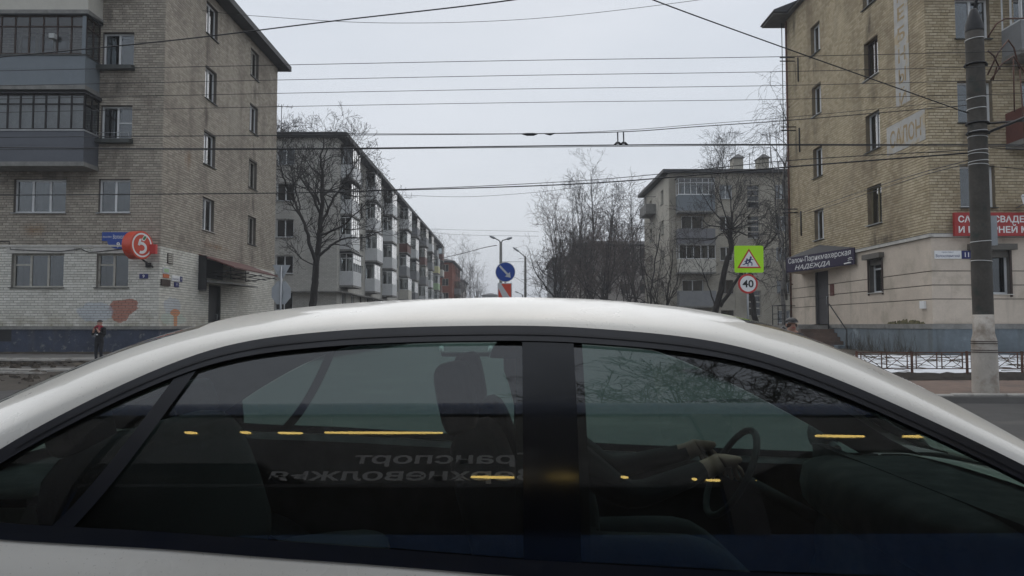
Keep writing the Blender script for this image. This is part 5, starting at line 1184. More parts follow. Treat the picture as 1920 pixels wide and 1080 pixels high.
# withered stems at the plinth and fallen twigs on the snow
b = MB(); rg = random.Random(77)
for i in range(130):
    y = rg.uniform(25.6, 30.5); X = 13.95 - rg.random() * .7; p = Vector((X, y, .45)); h = rg.uniform(.2, .8); q = p + Vector((rg.uniform(-.2, .2), rg.uniform(-.2, .2), h)); b.tube([p, p.lerp(q, .5) + Vector((rg.uniform(-.06, .06), 0, 0)), q], [.008, .006, .003], 3, cap=False)
b.build('withered_weeds', M['hedge'], kind='stuff', label='withered dry weeds along the blue-grey plinth', loc=(13.6, 28, .45))
b = MB()
for i in range(140):
    X, y = rg.uniform(8.6, 15.5), rg.uniform(18.3, 24); z = zl(y) + .08; a = rg.uniform(0, 6.3); l = rg.uniform(.2, .9); p = Vector((X, y, z + rg.uniform(-.02, .04))); q = p + Vector((math.cos(a) * l, math.sin(a) * l, rg.uniform(-.02, .08))); b.tube([p, p.lerp(q, .5) + Vector((0, 0, .02)), q], [.012, .01, .005], 3, cap=False)
b.build('fallen_twigs', M['hedge'], kind='stuff', label='fallen twigs and clippings on the snowy lawn', loc=(11, 20, .35))
# ------------------------------------------------------------------ overhead wires
def wire(name, label, pts, r=.008, group='overhead wires across the street', sag=0., extra=None):
    """pts: (px,py,Y) anchors; the wire continues past them along the street it spans"""
    P = [at(x, y, Y=Y) for x, y, Y in pts]; fine = []
    n = len(P)
    for i in range(n - 1):
        p0, p1, p2, p3 = P[max(i - 1, 0)], P[i], P[i + 1], P[min(i + 2, n - 1)]
        for j in range(8):
            t = j / 8; q = .5 * ((2 * p1) + (p2 - p0) * t + (2 * p0 - 5 * p1 + 4 * p2 - p3) * t * t + (3 * p1 - p0 - 3 * p2 + p3) * t ** 3)
            q.z -= sag * 4 * t * (1 - t); fine.append(q)
    fine.append(P[-1])
    o = MB().tube(fine, r, 5).build(name, M['wire'], None, loc=tuple(P[0])); tag(o, label, 'cable', group)
    return o, fine
wire('cable', 'cable rising from the slate balconies to the top middle of the sky', [(-60, 112, 13), (0, 107, 13), (330, 75, 12.6), (620, 40, 12), (975, -2, 11), (1300, -60, 10)], .011)
wire('cable', 'thin slack cable sagging across the top of the sky', [(380, 20, 20), (480, 30, 20), (720, 43, 20), (1000, 35, 20), (1310, 0, 20), (1450, -25, 20)], .007)
wire('span_cable', 'steep stay cable running down to the big concrete pole', [(1100, -55, 11), (1220, -2, 12), (1480, 93, 13.4), (1815, 212, PY)], .011)
for (a, c_, Y, lab) in ((122, 104, 12.6, 'topmost of the four level thin wires across the sky'), (150, 132, 13.2, 'second of the four level thin wires across the sky'), (175, 158, 13.9, 'third of the four level thin wires across the sky'), (200, 184, 14.5, 'lowest of the four level thin wires across the sky')):
    wire('wire', lab, [(-150, a + 14, Y), (525, a, Y), (1000, (a + c_) / 2, Y), (1480, c_ + 2, Y), (2050, c_ - 12, Y)], .0055)
wire('contact_wire', 'trolleybus wire with a splice sleeve, upper of the middle pair', [(-100, 258, 17), (520, 254, 17), (985, 251, 17), (1170, 247, 17), (1300, 238, 17), (1500, 224, 17), (1830, 196, 17)], .010)
wire('contact_wire', 'faint wire just above the spliced trolleybus wire', [(520, 250, 17.4), (985, 250.5, 17.4), (1170, 244, 17.4), (1300, 234, 17.4), (1500, 218, 17.4), (1830, 186, 17.4)], .006)
wire('contact_wire', 'straight heavy trolleybus wire that carries the two hangers', [(-100, 276, 18), (520, 279, 18), (1160, 272, 18), (1480, 271, 18), (2050, 272, 18)], .015)
wire('contact_wire', 'thinner straight wire touching the heavy trolleybus wire', [(-100, 280, 18.3), (520, 280.5, 18.3), (1160, 274.5, 18.3), (1480, 272.5, 18.3), (2050, 275, 18.3)], .009)
wire('contact_wire', 'heavy black wire crossing lowest over the tan brick block', [(-100, 366, 24), (0, 366, 24), (525, 362, 24), (730, 357, 23), (1100, 344, 21), (1480, 313, 17.5), (1815, 287, PY)], .017)
wire('contact_wire', 'wire running close above the lowest heavy black wire', [(690, 357, 23), (900, 349, 22), (1100, 338, 21), (1250, 325, 19), (1480, 301, 17.5), (1820, 281, PY)], .010)
wire('cable', 'drooping cable reaching the pole above the red sign from the left', [(1490, 404, 36), (1560, 378, 28), (1690, 335, 20), (1818, 300, PY)], .010)
wire('cable', 'second drooping cable between the ochre wall bracket and the pole', [(1490, 408, 36), (1600, 372, 26), (1720, 332, 19), (1818, 306, PY)], .010)
wire('cable', 'thin grey cable sagging under the heavy wire toward the trees', [(560, 350, 40), (700, 362, 40), (860, 369, 40), (1000, 361, 40), (1090, 350, 40)], .010)
wire('cable', 'black span cable running right from the pole under the brackets', [(1856, 231, PY), (1950, 224, 13)], .02)
wire('cable', 'thick stay cable rising right from the clamp on the pole', [(1856, 247, PY), (1960, 205, 12)], .03)
wire('cable', 'level cable right of the pole below the balcony', [(1856, 277, PY), (1960, 283, 14)], .008)
wire('cable', 'lower level cable right of the pole', [(1856, 312, PY), (1960, 320, 14)], .008)
o, f_ = wire('lamp_cable', 'slack cable from the long pale block to the double-arm lamp post', [(800, 490, 100), (860, 477, 85), (905, 465, 72), (931, 460, 62)], .035)
wire('lamp_cable', 'upper faint cable over the end of the long pale block', [(790, 429, 90), (900, 432, 90), (1010, 434, 90)], .016)
wire('lamp_cable', 'lower faint cable over the end of the long pale block', [(790, 433, 90), (860, 440, 90), (1010, 443, 90)], .016)
wire('lamp_cable', 'short cable between the two lamp posts', [(939, 491, 62), (985, 491, 80), (1030, 493, 95)], .02)
wire('lamp_cable', 'sagging cable from the blue sign to the tapering lamp post', [(939, 512, 62), (965, 520, 70), (985, 532, 80)], .018)
sv = thing('wire_splice', 'dark splice sleeve on the upper trolleybus wire', 'wire fitting', at(1010, 251, Y=17))
b = MB(); b.tube([at(978, 251, Y=17), at(988, 252, Y=17), at(1000, 252, Y=17), at(1008, 251, Y=17)], [.012, .035, .035, .012], 6); b.tube([at(1022, 251, Y=17), at(1032, 252, Y=17), at(1040, 250, Y=17)], [.012, .028, .012], 6); b.build('sleeve', M['wire'], sv)
hg = None
for i, (x, lab) in enumerate(((1158, 'left one of the two short hangers between the trolleybus wires'), (1169, 'right one of the two short hangers between the trolleybus wires'))):
    o = thing('wire_hanger', lab, 'wire fitting', at(x, 272, Y=18), 'hangers on the trolleybus wire')
    MB().tube([at(x, 248, Y=17.02), at(x + .5, 268, Y=17.9)], .016, 6).build('rod', M['sign_back'], o)
    b = MB(); b.tube([at(x - 7, 272, Y=18), at(x - 2, 268, Y=18), at(x + 3, 268, Y=18), at(x + 9, 272, Y=18)], [.012, .03, .03, .012], 6); b.build('clamp', M['wire'], o)
# ------------------------------------------------------------------ people
def person(label, X, Y, z0, H, mats, face=-1, pose='stand', cap=False, scarf=False):
    """one skinned body: skin, jacket, trousers, shoes are regions of a single surface"""
    o = thing('person', label, 'person', (X, Y, z0)); s = H / 1.72; f = face
    J = {'pel': (0, 0, .93, .135), 'wai': (0, .0, 1.08, .13), 'che': (0, .01, 1.27, .15), 'shb': (0, .015, 1.40, .12), 'nek': (0, .01, 1.49, .058), 'jaw': (0, .03 * -1 * f * -1, 1.56, .085), 'hed': (0, .01, 1.63, .098), 'top': (0, 0, 1.70, .06)}
    E_ = [('pel', 'wai'), ('wai', 'che'), ('che', 'shb'), ('shb', 'nek'), ('nek', 'jaw'), ('jaw', 'hed'), ('hed', 'top')]
    for sd, k in ((1, 'L'), (-1, 'R')):
        J['hip' + k] = (.09 * sd, 0, .86, .105); J['kne' + k] = (.10 * sd, .03 * f, .48, .07); J['ank' + k] = (.105 * sd, 0, .10, .05); J['toe' + k] = (.12 * sd, .16 * f, .04, .042)
        E_ += [('pel', 'hip' + k), ('hip' + k, 'kne' + k), ('kne' + k, 'ank' + k), ('ank' + k, 'toe' + k)]
        J['sho' + k] = (.19 * sd, .01, 1.38, .075)
        if pose == 'hands_up': J['elb' + k] = (.25 * sd, .06 * f, 1.13, .058); J['wri' + k] = (.10 * sd, .24 * f, 1.26, .04); hd = Vector((-.03 * sd, .03 * f, .09))
        else: J['elb' + k] = (.25 * sd, -.02 * f, 1.12, .055); J['wri' + k] = (.26 * sd, .05 * f, .88, .038); hd = Vector((0, .02 * f, -.09))
        E_ += [('shb', 'sho' + k), ('sho' + k, 'elb' + k), ('elb' + k, 'wri' + k)]
        w = Vector(J['wri' + k][:3]); pa = w + hd * .7; J['pal' + k] = (*pa, .034); E_.append(('wri' + k, 'pal' + k))
        sidev = Vector((0, 1, 0)) if pose != 'hands_up' else Vector((.8, .3, 0))
        for i in range(4):
            q = pa + hd * (.55 + .12 * (1 - abs(i - 1.4))) + sidev * (i - 1.5) * .021; q2 = q + hd * .35 + Vector((-.012 * sd, .008 * f, 0))
            J['fa%d' % i + k] = (*q, .0095); J['fb%d' % i + k] = (*q2, .008); E_ += [('pal' + k, 'fa%d' % i + k), ('fa%d' % i + k, 'fb%d' % i + k)]
        th = pa + sidev * .045 * f + hd * .2; J['th' + k] = (*th, .011); E_.append(('pal' + k, 'th' + k))
    J['nos'] = (0, .115 * f, 1.60, .016); E_.append(('jaw', 'nos'))
    if pose == 'drive':
        for k in list(J):
            x, y, z, r = J[k]
            if k[:3] in ('pel', 'wai', 'che', 'shb', 'nek', 'jaw', 'hed', 'top', 'sho', 'nos'): J[k] = (x, y - f * (max(z, .93) - .93) * .28, z - .33, r)
        for sd, k in ((1, 'L'), (-1, 'R')):
            J['hip' + k] = (.10 * sd, .02 * f, .59, .105); J['kne' + k] = (.13 * sd, .44 * f, .62, .075); J['ank' + k] = (.12 * sd, .74 * f, .36, .05); J['toe' + k] = (.13 * sd, .86 * f, .38, .042)
            o0 = Vector(J['pal' + k][:3]); J['elb' + k] = (.27 * sd, .16 * f, .84, .055); J['wri' + k] = (.17 * sd, .47 * f, .93, .038); dv = Vector((.17 * sd, .53 * f, .97)) - o0
            for q in ('pal', 'fa0', 'fa1', 'fa2', 'fa3', 'fb0', 'fb1', 'fb2', 'fb3', 'th'): v = Vector(J[q + k][:3]) + dv; J[q + k] = (v.x, v.y, v.z, J[q + k][3])
    ids = list(J); me = bpy.data.meshes.new('p'); me.from_pydata([tuple(Vector(J[k][:3]) * s) for k in ids], [(ids.index(a), ids.index(c)) for a, c in E_], [])
    t = bpy.data.objects.new('p', me); COL.objects.link(t); sk = t.modifiers.new('s', 'SKIN'); 
    for i, k in enumerate(ids): sv_ = me.skin_vertices[0].data[i]; sv_.radius = (J[k][3] * s, J[k][3] * s); sv_.use_root = k == 'pel'
    sb = t.modifiers.new('d', 'SUBSURF'); sb.levels = sb.render_levels = 1
    bpy.context.view_layer.update(); dg = bpy.context.evaluated_depsgraph_get(); nm = bpy.data.meshes.new_from_object(t.evaluated_get(dg)); bpy.data.objects.remove(t)
    nm.name = 'body'; nm.materials.clear()
    for m_ in mats: nm.materials.append(m_)
    for p in nm.polygons:
        c = p.center / s; p.use_smooth = True
        wr = min((Vector(J['pal' + k][:3]) - c).length for k in 'LR')
        if pose == 'drive': p.material_index = 0 if c.z > 1.135 or wr < .1 else (3 if c.y * f > .72 else (2 if c.z < .74 and c.y * f > .03 and abs(c.x) < .23 and c.z < .72 else 1)); continue
        p.material_index = 0 if c.z > 1.475 or wr < .1 else (3 if c.z < .1 else (2 if c.z < .83 and abs(c.x) < .22 else 1))
    bo = bpy.data.objects.new('body', nm); COL.objects.link(bo); bo.parent = o
    def P(x, y, z):
        if pose == 'drive': y, z = y - f * .19, z - .33
        return Vector((X, Y, z0)) + Vector((x, y, z)) * s
    def ell(c, r, n=16, m=9, a0=-90, a1=90): return [[P(c[0] + r[0] * math.cos(R(a0 + (a1 - a0) * j / m)) * math.cos(2 * math.pi * i / n), c[1] + r[1] * math.cos(R(a0 + (a1 - a0) * j / m)) * math.sin(2 * math.pi * i / n), c[2] + r[2] * math.sin(R(a0 + (a1 - a0) * j / m))) for i in range(n)] for j in range(m + 1)]
    if cap:
        b = MB(); b.grid(ell((0, -.005 * f, 1.665), (.118, .135, .085), a0=-8), close=True); b.grid([[P(.11 * math.cos(a), f * (.09 + .085 * math.sin(a)), 1.66 - .012 * math.sin(a)) for a in [math.pi * i / 8 for i in range(9)]], [P(.10 * math.cos(a), f * (.06 + .06 * math.sin(a)), 1.672) for a in [math.pi * i / 8 for i in range(9)]]]); b.build('flat_cap', M['black'], o)
    b = MB(); b.grid(ell((0, -.02 * f, 1.635 if not cap else 1.60), (.108, .118, .105 if not cap else .07), a0=5 if not cap else -60, a1=90 if not cap else 20), close=True); b.build('hair', M['wooddark'], o)
    b = MB()
    for sd in (1, -1): b.grid(ell((.036 * sd, .088 * f, 1.605), (.012, .008, .009), 8, 5), close=True)
    b.build('eye', M['black'], o); b = MB(); b.box(*sorted((P(-.025, 0, 0).x, P(.025, 0, 0).x)), *sorted((P(0, .094 * f, 0).y, P(0, .104 * f, 0).y)), P(0, 0, 1.548).z, P(0, 0, 1.556).z); b.build('mouth', M['red'], o)
    b = MB(); [b.grid(ell((.1 * sd, 0, 1.60), (.014, .026, .034), 8, 5), close=True) for sd in (1, -1)]; b.build('ear', mats[0], o)
    if scarf:
        b = MB(); b.tube([P(.1 * math.cos(2 * math.pi * i / 16), .1 * math.sin(2 * math.pi * i / 16) + .015 * f, 1.455 + .02 * math.sin(2 * math.pi * i / 16 * f)) for i in range(16)], .05 * s, 7, closed=True); b.tube([P(.06, .12 * f, 1.45), P(.08, .165 * f, 1.36), P(.07, .168 * f, 1.27)], [.04 * s, .045 * s, .03 * s], 6); b.tube([P(-.09, .10 * f, 1.44), P(-.17, .12 * f, 1.38)], [.04 * s, .03 * s], 6); b.build('scarf', M['red_cloth'], o)
        b = MB(); b.box(*sorted((P(-.03, 0, 0).x, P(.035, 0, 0).x)), *sorted((P(0, .17 * f, 0).y, P(0, .18 * f, 0).y)), P(0, 0, 1.13).z, P(0, 0, 1.17).z); b.build('badge', M['signwhite'], o)
        b = MB(); b.grid(ell((0, -.19 * f, 1.2), (.14, .09, .2)), close=True); b.build('backpack', M['black'], o)
    return o
M['skin'] = pm('skin_tone', (.40, .23, .17), .08, 8, .6, .05, fine=False); M['cloth_black'] = pm('black_cloth', (.014, .014, .017), .25, 9, .9, .2); M['cloth_dark'] = pm('charcoal_cloth', (.022, .023, .028), .25, 9, .9, .2)
M['red_cloth'] = pm('red_scarf_wool', (.26, .03, .045), .2, 12, .95, .2); M['shoe'] = pm('black_shoe', (.015, .014, .014), .2, 6, .5, .05)
pp = at(187, 600, Y=24.3)
person('young person in black with a red scarf by the navy plinth', pp.x, 24.3, .215, 1.40, [M['skin'], M['cloth_black'], M['cloth_dark'], M['shoe']], -1, 'hands_up', scarf=True)
pq = at(1484, 600, Y=13.)
person('man in a dark flat cap whose head shows above the car roof', pq.x, 13., .03, 1.53, [M['skin'], M['cloth_dark'], M['cloth_black'], M['shoe']], -1, 'stand', cap=True)
# ------------------------------------------------------------------ pale saloon car passing close by
M['paint'], t_, b_ = nodes('beige_white_paint')
g_ = t_.nodes.new('ShaderNodeNewGeometry').outputs['Position']
pc_ = mixc(t_, step(t_, noise(t_, 2.2, 7, g_, rough=.7), .45, .75, 0, .45), (.56, .545, .50), (.38, .36, .32))   # road salt film
pc_ = mixc(t_, step(t_, noise(t_, 7, 6, g_, stretch=(.35, 1, 1)), .52, .8, 0, .35), pc_, (.40, .37, .32))
pc_ = mixc(t_, step(t_, noise(t_, 160, 2, g_), .66, .7, 0, .5), pc_, (.30, .28, .25))
t_.links.new(pc_, b_.inputs['Base Color']); b_.inputs['Coat Weight'].default_value = .6; b_.inputs['Coat Roughness'].default_value = .08
t_.links.new(step(t_, noise(t_, 3, 6, g_), .35, .7, .25, .5), b_.inputs['Roughness'])
M['car_glass'] = glass_mat('green_tinted_side_glass', (.55, .71, .675), 2.4, 1.52, .01, .055)
M['screen_glass'] = glass_mat('windscreen_glass', (.66, .78, .74), 2.2, 1.52, .01, .09)
M['rubber'] = gloss('black_rubber', (.010, .011, .016), .42)
M['satin'] = gloss('satin_black', (.007, .0075, .011), .5)
M['pillar'] = gloss('glossy_black_pillar', (.006, .0065, .008), .13)
M['trimgrey'] = gloss('dark_interior_trim', (.013, .0135, .016), .8)
M['seatcloth'] = pm('dark_seat_cloth', (.013, .0135, .017), .2, 20, .95, .2)
M['liner'] = pm('grey_headliner', (.09, .09, .085), .08, 20, .95, .1)
M['alloy'] = gloss('alloy_rim', (.45, .46, .47), .3, .9); M['tyre'] = pm('tyre_rubber', (.014, .014, .015), .15, 12, .85, .2)
M['lampglass'] = gloss('clear_lamp_glass', (.55, .57, .58), .08, 0, 1); M['lampred'] = gloss('red_tail_lamp', (.35, .015, .015), .1, 0, 1)
A0, KA = R(8), R(26) / .5; YBELT = 1.62; YC = 2.47
def alz(z): return A0 + KA * (max(.2, z) - .93)
def Yside(X, z):
    if z >= .93: g = (math.log(math.cos(A0)) - math.log(math.cos(alz(z)))) / KA
    else: t = (.93 - z); g = -.10 * t * math.tan(A0) - .03 * math.sin(min(1, t / .35) * math.pi / 2) + .16 * max(0, t - .4) ** 2
    return YBELT + g + .016 * (X - .1) ** 2
def inv(px, py):
    Y = 1.7
    for _ in range(40): p = at(px, py, Y=Y); Y = Yside(p.x, p.z)
    return p.x, p.z
def interp(tab, x):
    if x <= tab[0][0]: (x0, y0), (x1, y1) = tab[0], tab[1]
    elif x >= tab[-1][0]: (x0, y0), (x1, y1) = tab[-2], tab[-1]
    else:
        for i in range(len(tab) - 1):
            if tab[i][0] <= x <= tab[i + 1][0]: (x0, y0), (x1, y1) = tab[i], tab[i + 1]; break
    return y0 + (y1 - y0) * (x - x0) / (x1 - x0) if x1 != x0 else y0
def smooth(tab, n=140, it=14):
    a, c = tab[0][0], tab[-1][0]; v = [interp(tab, a + (c - a) * i / n) for i in range(n + 1)]
    for _ in range(it): v = [v[0]] + [(v[i - 1] + 2 * v[i] + v[i + 1]) / 4 for i in range(1, n)] + [v[n]]
    return [(a + (c - a) * i / n, v[i]) for i in range(n + 1)]
top_px = [(-60, 888), (0, 850), (45, 822), (90, 798), (200, 742), (300, 697), (400, 660), (500, 640), (650, 626), (800, 620), (950, 618), (1060, 620), (1210, 631), (1310, 642), (1410, 662), (1510, 695), (1610, 735), (1710, 780), (1810, 826), (1920, 880), (2060, 952), (2200, 1028)]
bot_px = [(-60, 1000), (0, 1008), (300, 1024), (500, 1040), (700, 1054), (960, 1075), (1400, 1100), (1920, 1116), (2250, 1122)]
tt = smooth(sorted(inv(*p) for p in top_px)); bt = smooth(sorted(inv(*p) for p in bot_px))
zT = lambda X: interp(tt, X); zB = lambda X: interp(bt, X)
XR_, XF_ = tt[0][0], tt[-1][0]
# where the front corner closes
XFc = XF_
while zT(XFc) < zB(XFc) + .02: XFc -= .01
while zT(XFc) > zB(XFc) + .03: XFc += .01
sil = [(-120, 800), (0, 740), (100, 697), (200, 656), (300, 626), (400, 603), (500, 586), (600, 575), (700, 567), (800, 562), (960, 558), (1100, 561), (1250, 574), (1350, 587), (1450, 604), (1550, 634), (1650, 674), (1750, 724), (1850, 783), (1920, 829), (2050, 915)]
ct = smooth([(lambda p: (p.x, p.z))(at(x, y, Y=2.42 - (.36 if x > 900 else .26) * min(1, max(0, (abs(x - 900) - 350) / 350)))) for x, y in sil])
zC0 = lambda X: interp(ct, X)
car = thing('parked_car' if False else 'passing_car', 'beige-white saloon filling the foreground with dark tinted side windows', 'car', (.1, YC, 0))
mir = lambda p: Vector((p[0], 2 * YC - p[1], p[2]))
def both(build):
    for s_ in (0, 1): build((lambda p: Vector(p)) if s_ == 0 else mir)
def S(X, z, off=0.): 
    a = alz(z); return Vector((X, Yside(X, z) - off * math.cos(a), z + off * math.sin(a)))
# rail of the shell: top of the window trim, then down to the shoulders
def rail(X):
    if X < XR_ + .02: return max(1.00, zT(XR_ + .02) + (X - XR_ - .02) * .62)
    if X > XFc - .05: return max(.93, zT(XFc - .05) - (X - XFc + .05) * .5)
    return zT(X)
XS0, XS1 = -1.78, 1.80; NX, NT = 110, 40
rows = []
for i in range(NX + 1):
    X = XS0 + (XS1 - XS0) * i / NX; zr = rail(X); zc = max(zC0(X), zr + .04); y0 = Yside(X, zr); hw = YC - y0; row = []
    for j in range(NT + 1):
        t = -1 + 2 * j / NT; t = math.copysign(1 - (1 - abs(t)) ** 1.25, t)
        row.append(Vector((X, YC + hw * t, zr + (zc - zr) * (1 - abs(t) ** 2.5) ** .62)))
    rows.append(row)
Xhd, Xrr = .66, -.86
def part(i, j):
    X = XS0 + (XS1 - XS0) * (i + .5) / NX; t = -1 + 2 * (j + .5) / NT; bow = .10 * t * t
    if X > Xhd - bow and abs(t) < .60 and X < 1.66: return 'windscreen'
    if X < Xrr + bow and abs(t) < .58 and X > -1.66: return 'rear_window'
    return 'roof'
pb = {k: MB() for k in ('roof', 'windscreen', 'rear_window', 'headliner')}
for i in range(NX):
    for j in range(NT):
        k = part(i, j); q = [rows[i][j], rows[i + 1][j], rows[i + 1][j + 1], rows[i][j + 1]]; pb[k].face(q, sm=True)
        if k == 'roof':
            cc = Vector((0, YC, 1.0)); pb['headliner'].face([Vector((p.x, YC + (p.y - YC) * .965, p.z - .03)) for p in q], sm=True)
pb['roof'].build('roof', M['paint'], car, recalc=True); ws = pb['windscreen'].build('windscreen', M['screen_glass'], car, recalc=True); rw = pb['rear_window'].build('rear_window', M['screen_glass'], car, recalc=True); pb['headliner'].build('headliner', M['liner'], car, recalc=True)
def sidestrip(m_, XL, XRr, zl_, zh_, nx, nz, off=0.):
    """patch of the car's side between curves"""
    g = []
    for j in range(nz + 1):
        t = j / nz; row = []
        for i in range(nx + 1):
            s_ = i / nx; xa, xb = XL(t), XRr(t); X = xa + (xb - xa) * s_; a, c = zl_(X), zh_(X); row.append(m_(S(X, a + (c - a) * t, off)))
        g.append(row)
    return g
TT, TB = .030, .030
# slanted bar of the rear door and the centre pillar
dx0, dx1 = inv(350, 700)[0], inv(118, 1000)[0]
bl = lambda t: dx1 + (dx0 - dx1) * t
pl0, pl1 = inv(985, 1000)[0], inv(1085, 1000)[0]
XRi = XR_ + .045
def side(m_):
    zi = lambda X: zT(X) - TT; zo = lambda X: zB(X) + TB
    def pane(name, a, c, n=26):
        g = sidestrip(m_, a, c, zo, lambda X: max(zi(X), zo(X) + .004), n, 26, -.004); return MB().grid(g).build(name, M['car_glass'], car, recalc=False)
    k = .0
    pane('quarter_glass', lambda t: XRi + .0 * t, lambda t: bl(t) - .022)
    pane('rear_door_glass', lambda t: bl(t) + .022, lambda t: pl0)
    pane('front_door_glass', lambda t: pl1, lambda t: XFc - .03, 40)
    b = MB(); b.grid(sidestrip(m_, lambda t: bl(t) - .024, lambda t: bl(t) + .024, zo, zi, 2, 16, .004)); b.build('window_divider', M['rubber'], car)
    b = MB(); b.grid(sidestrip(m_, lambda t: pl0 - .004, lambda t: pl1 + .004, zo, zi, 4, 20, .005)); b.build('centre_pillar', M['pillar'], car)
    b = MB(); b.grid(sidestrip(m_, lambda t: XR_ , lambda t: XFc, lambda X: zT(X) - TT, lambda X: zT(X) + .006, 90, 4, .008))
    b.grid(sidestrip(m_, lambda t: XR_ - .02, lambda t: XFc + .02, lambda X: zB(X) - .004, lambda X: zB(X) + TB, 90, 3, .008))
    b.grid(sidestrip(m_, lambda t: XR_ - .03, lambda t: XRi + .005, lambda X: zB(X), lambda X: max(zT(max(X, XR_)), zB(X) + .02), 4, 8, .007)); b.build('window_trim', M['rubber'], car)
    b = MB(); # bright upper edge of the gasket
    b.grid(sidestrip(m_, lambda t: XR_ + .1, lambda t: XFc - .1, lambda X: zT(X) - TT * .55, lambda X: zT(X) - TT * .4, 90, 1, .0105)); b.build('gasket_lip', M['satin'], car)
both(side)
# lower body
wf, wr_, rw_ = 1.62, -1.13, .335
def zlow(X):
    z = .24
    for c in (wf, wr_):
        d = abs(X - c)
        if d < rw_: z = max(z, .30 + math.sqrt(rw_ * rw_ - d * d))
    return z
def shoulder(X):
    if X < XR_ - .02: return max(.9, zB(XR_) + (X - XR_) * .02)
    if X > XFc + .02: return zB(XFc) - .10 * (X - XFc - .02)
    return zB(X)
XE0, XE1 = -2.36, 2.42
def endpull(X): return .0 if XE0 + .5 < X < XE1 - .6 else ((XE0 + .5 - X) / .5) ** 2 * .22 if X < 0 else ((X - XE1 + .6) / .6) ** 2 * .26
def SB(X, z): v = S(X, z); v.y += endpull(X) - .075 * math.sin(min(1, max(0, shoulder(X) - z) / .17) * math.pi / 2); return v
def body_side(m_):
    for (nm, a, c) in (('rear_wing', XE0, -1.13), ('rear_door', -1.125, .055), ('front_door', .06, 1.18), ('front_wing', 1.185, XE1)):
        g = []
        for j in range(13):
            t = j / 12; g.append([m_(SB(a + (c - a) * i / 40, zlow(a + (c - a) * i / 40) + (shoulder(a + (c - a) * i / 40) - zlow(a + (c - a) * i / 40)) * t)) for i in range(41)])
        o = MB().grid(g).build(nm, M['paint'], car)
        if 'door' in nm:
            X = c - .22; z = shoulder(X) - .12; b = MB(); b.tube([m_(S(X - .09, z, .0)), m_(S(X - .08, z, .035)), m_(S(X + .08, z, .035)), m_(S(X + .09, z, .0))], .014, 8); b.build('handle', M['paint'], o)
    sd = 1 if m_(Vector((0, 0, 0))).y < .1 else -1
    for X in (wf, wr_):
        yo = Yside(X, .35) + .04; cy = lambda y: m_(Vector((X, y, .31)))
        wh = MB(); 
        def ringp(y, r): return [m_(Vector((X + r * math.cos(2 * math.pi * i / 32), y, .31 + r * math.sin(2 * math.pi * i / 32)))) for i in range(32)]
        wh.grid([ringp(yo + .2, .2), ringp(yo + .2, .29), ringp(yo + .18, .305), ringp(yo + .02, .305), ringp(yo, .29), ringp(yo + .01, .205)], close=True); w = wh.build('wheel', M['tyre'], car, recalc=True)
        b = MB(); b.grid([ringp(yo + .008, .207), ringp(yo + .03, .19), ringp(yo + .09, .185)], close=True); b.grid([ringp(yo + .02, .06), ringp(yo + .012, .001)], close=True)
        for i in range(5):
            a = 2 * math.pi * i / 5; d = Vector((math.cos(a), 0, math.sin(a))); p = Vector((-math.sin(a), 0, math.cos(a))); c0 = Vector((X, yo + .02, .31))
            b.hexa([m_(c0 + d * .04 - p * .03), m_(c0 + d * .04 + p * .03), m_(c0 + d * .195 + p * .022), m_(c0 + d * .195 - p * .022)] + [m_(v + Vector((0, .03, 0))) for v in (c0 + d * .04 - p * .03, c0 + d * .04 + p * .03, c0 + d * .195 + p * .022, c0 + d * .195 - p * .022)])
        b.build('rim', M['alloy'], w)
        b = MB(); b.grid([[m_(Vector((X + .36 * math.cos(math.pi * i / 20), y, .30 + .36 * math.sin(math.pi * i / 20)))) for i in range(21)] for y in (Yside(X, .4) + .02, Yside(X, .4) + .32)]); b.build('wheel_arch', M['rubber'], car)
    # mirror
    X = XFc - .16; z = zB(X) + .07; b = MB(); c = m_(S(X, z, .13)); 
    b.grid([[c + Vector((dx, .085 * r * math.cos(a) , .06 * r * math.sin(a))) for a in [2 * math.pi * i / 16 for i in range(16)]] for dx, r in ((-.05, .001), (-.05, .95), (-.03, 1.), (.02, .85), (.06, .45), (.07, .001))], close=True); mo_ = b.build('mirror', M['satin'], car)
    MB().tube([m_(S(X, z - .03, 0)), m_(S(X, z - .02, .08))], .022, 8).build('stalk', M['satin'], mo_)
    yq = Yside(2.2, .62) + .12
    b = MB(); b.grid([[m_(Vector((2.05 + .32 * u_, Yside(2.1, .62) + .02 + endpull(2.05 + .32 * u_) - .004, .60 + .17 * v_ + .02 * u_))) for u_ in (0, .3, .6, 1)] for v_ in (0, .5, 1)]); b.build('headlight', M['lampglass'], car)
    b = MB(); b.grid([[m_(Vector((-2.33 + .2 * u_, Yside(-2.1, .8) + endpull(-2.33 + .2 * u_) - .006, .70 + .2 * v_))) for u_ in (0, .3, .6, 1)] for v_ in (0, .5, 1)]); b.build('tail_lamp', M['lampred'], car)
both(body_side)
def deck(nm, Xa, Xb, zf_, n=16, m=14, mat='paint'):
    g = []
    for i in range(n + 1):
        X = Xa + (Xb - Xa) * i / n; y0 = SB(X, shoulder(X)).y; zs = shoulder(X); row = []
        for j in range(m + 1):
            t = -1 + 2 * j / m; row.append(Vector((X, YC + (YC - y0) * t, zs + (zf_(X) - zs) * (1 - abs(t) ** 2.4) ** .6)))
        g.append(row)
    return MB().grid(g).build(nm, M[mat], car, recalc=True)
deck('bonnet', 1.56, XE1, lambda X: shoulder(X) + .10 - .09 * max(0, (X - 1.56) / .86) ** 2)
deck('boot_lid', XE0, -1.52, lambda X: shoulder(X) + .06)
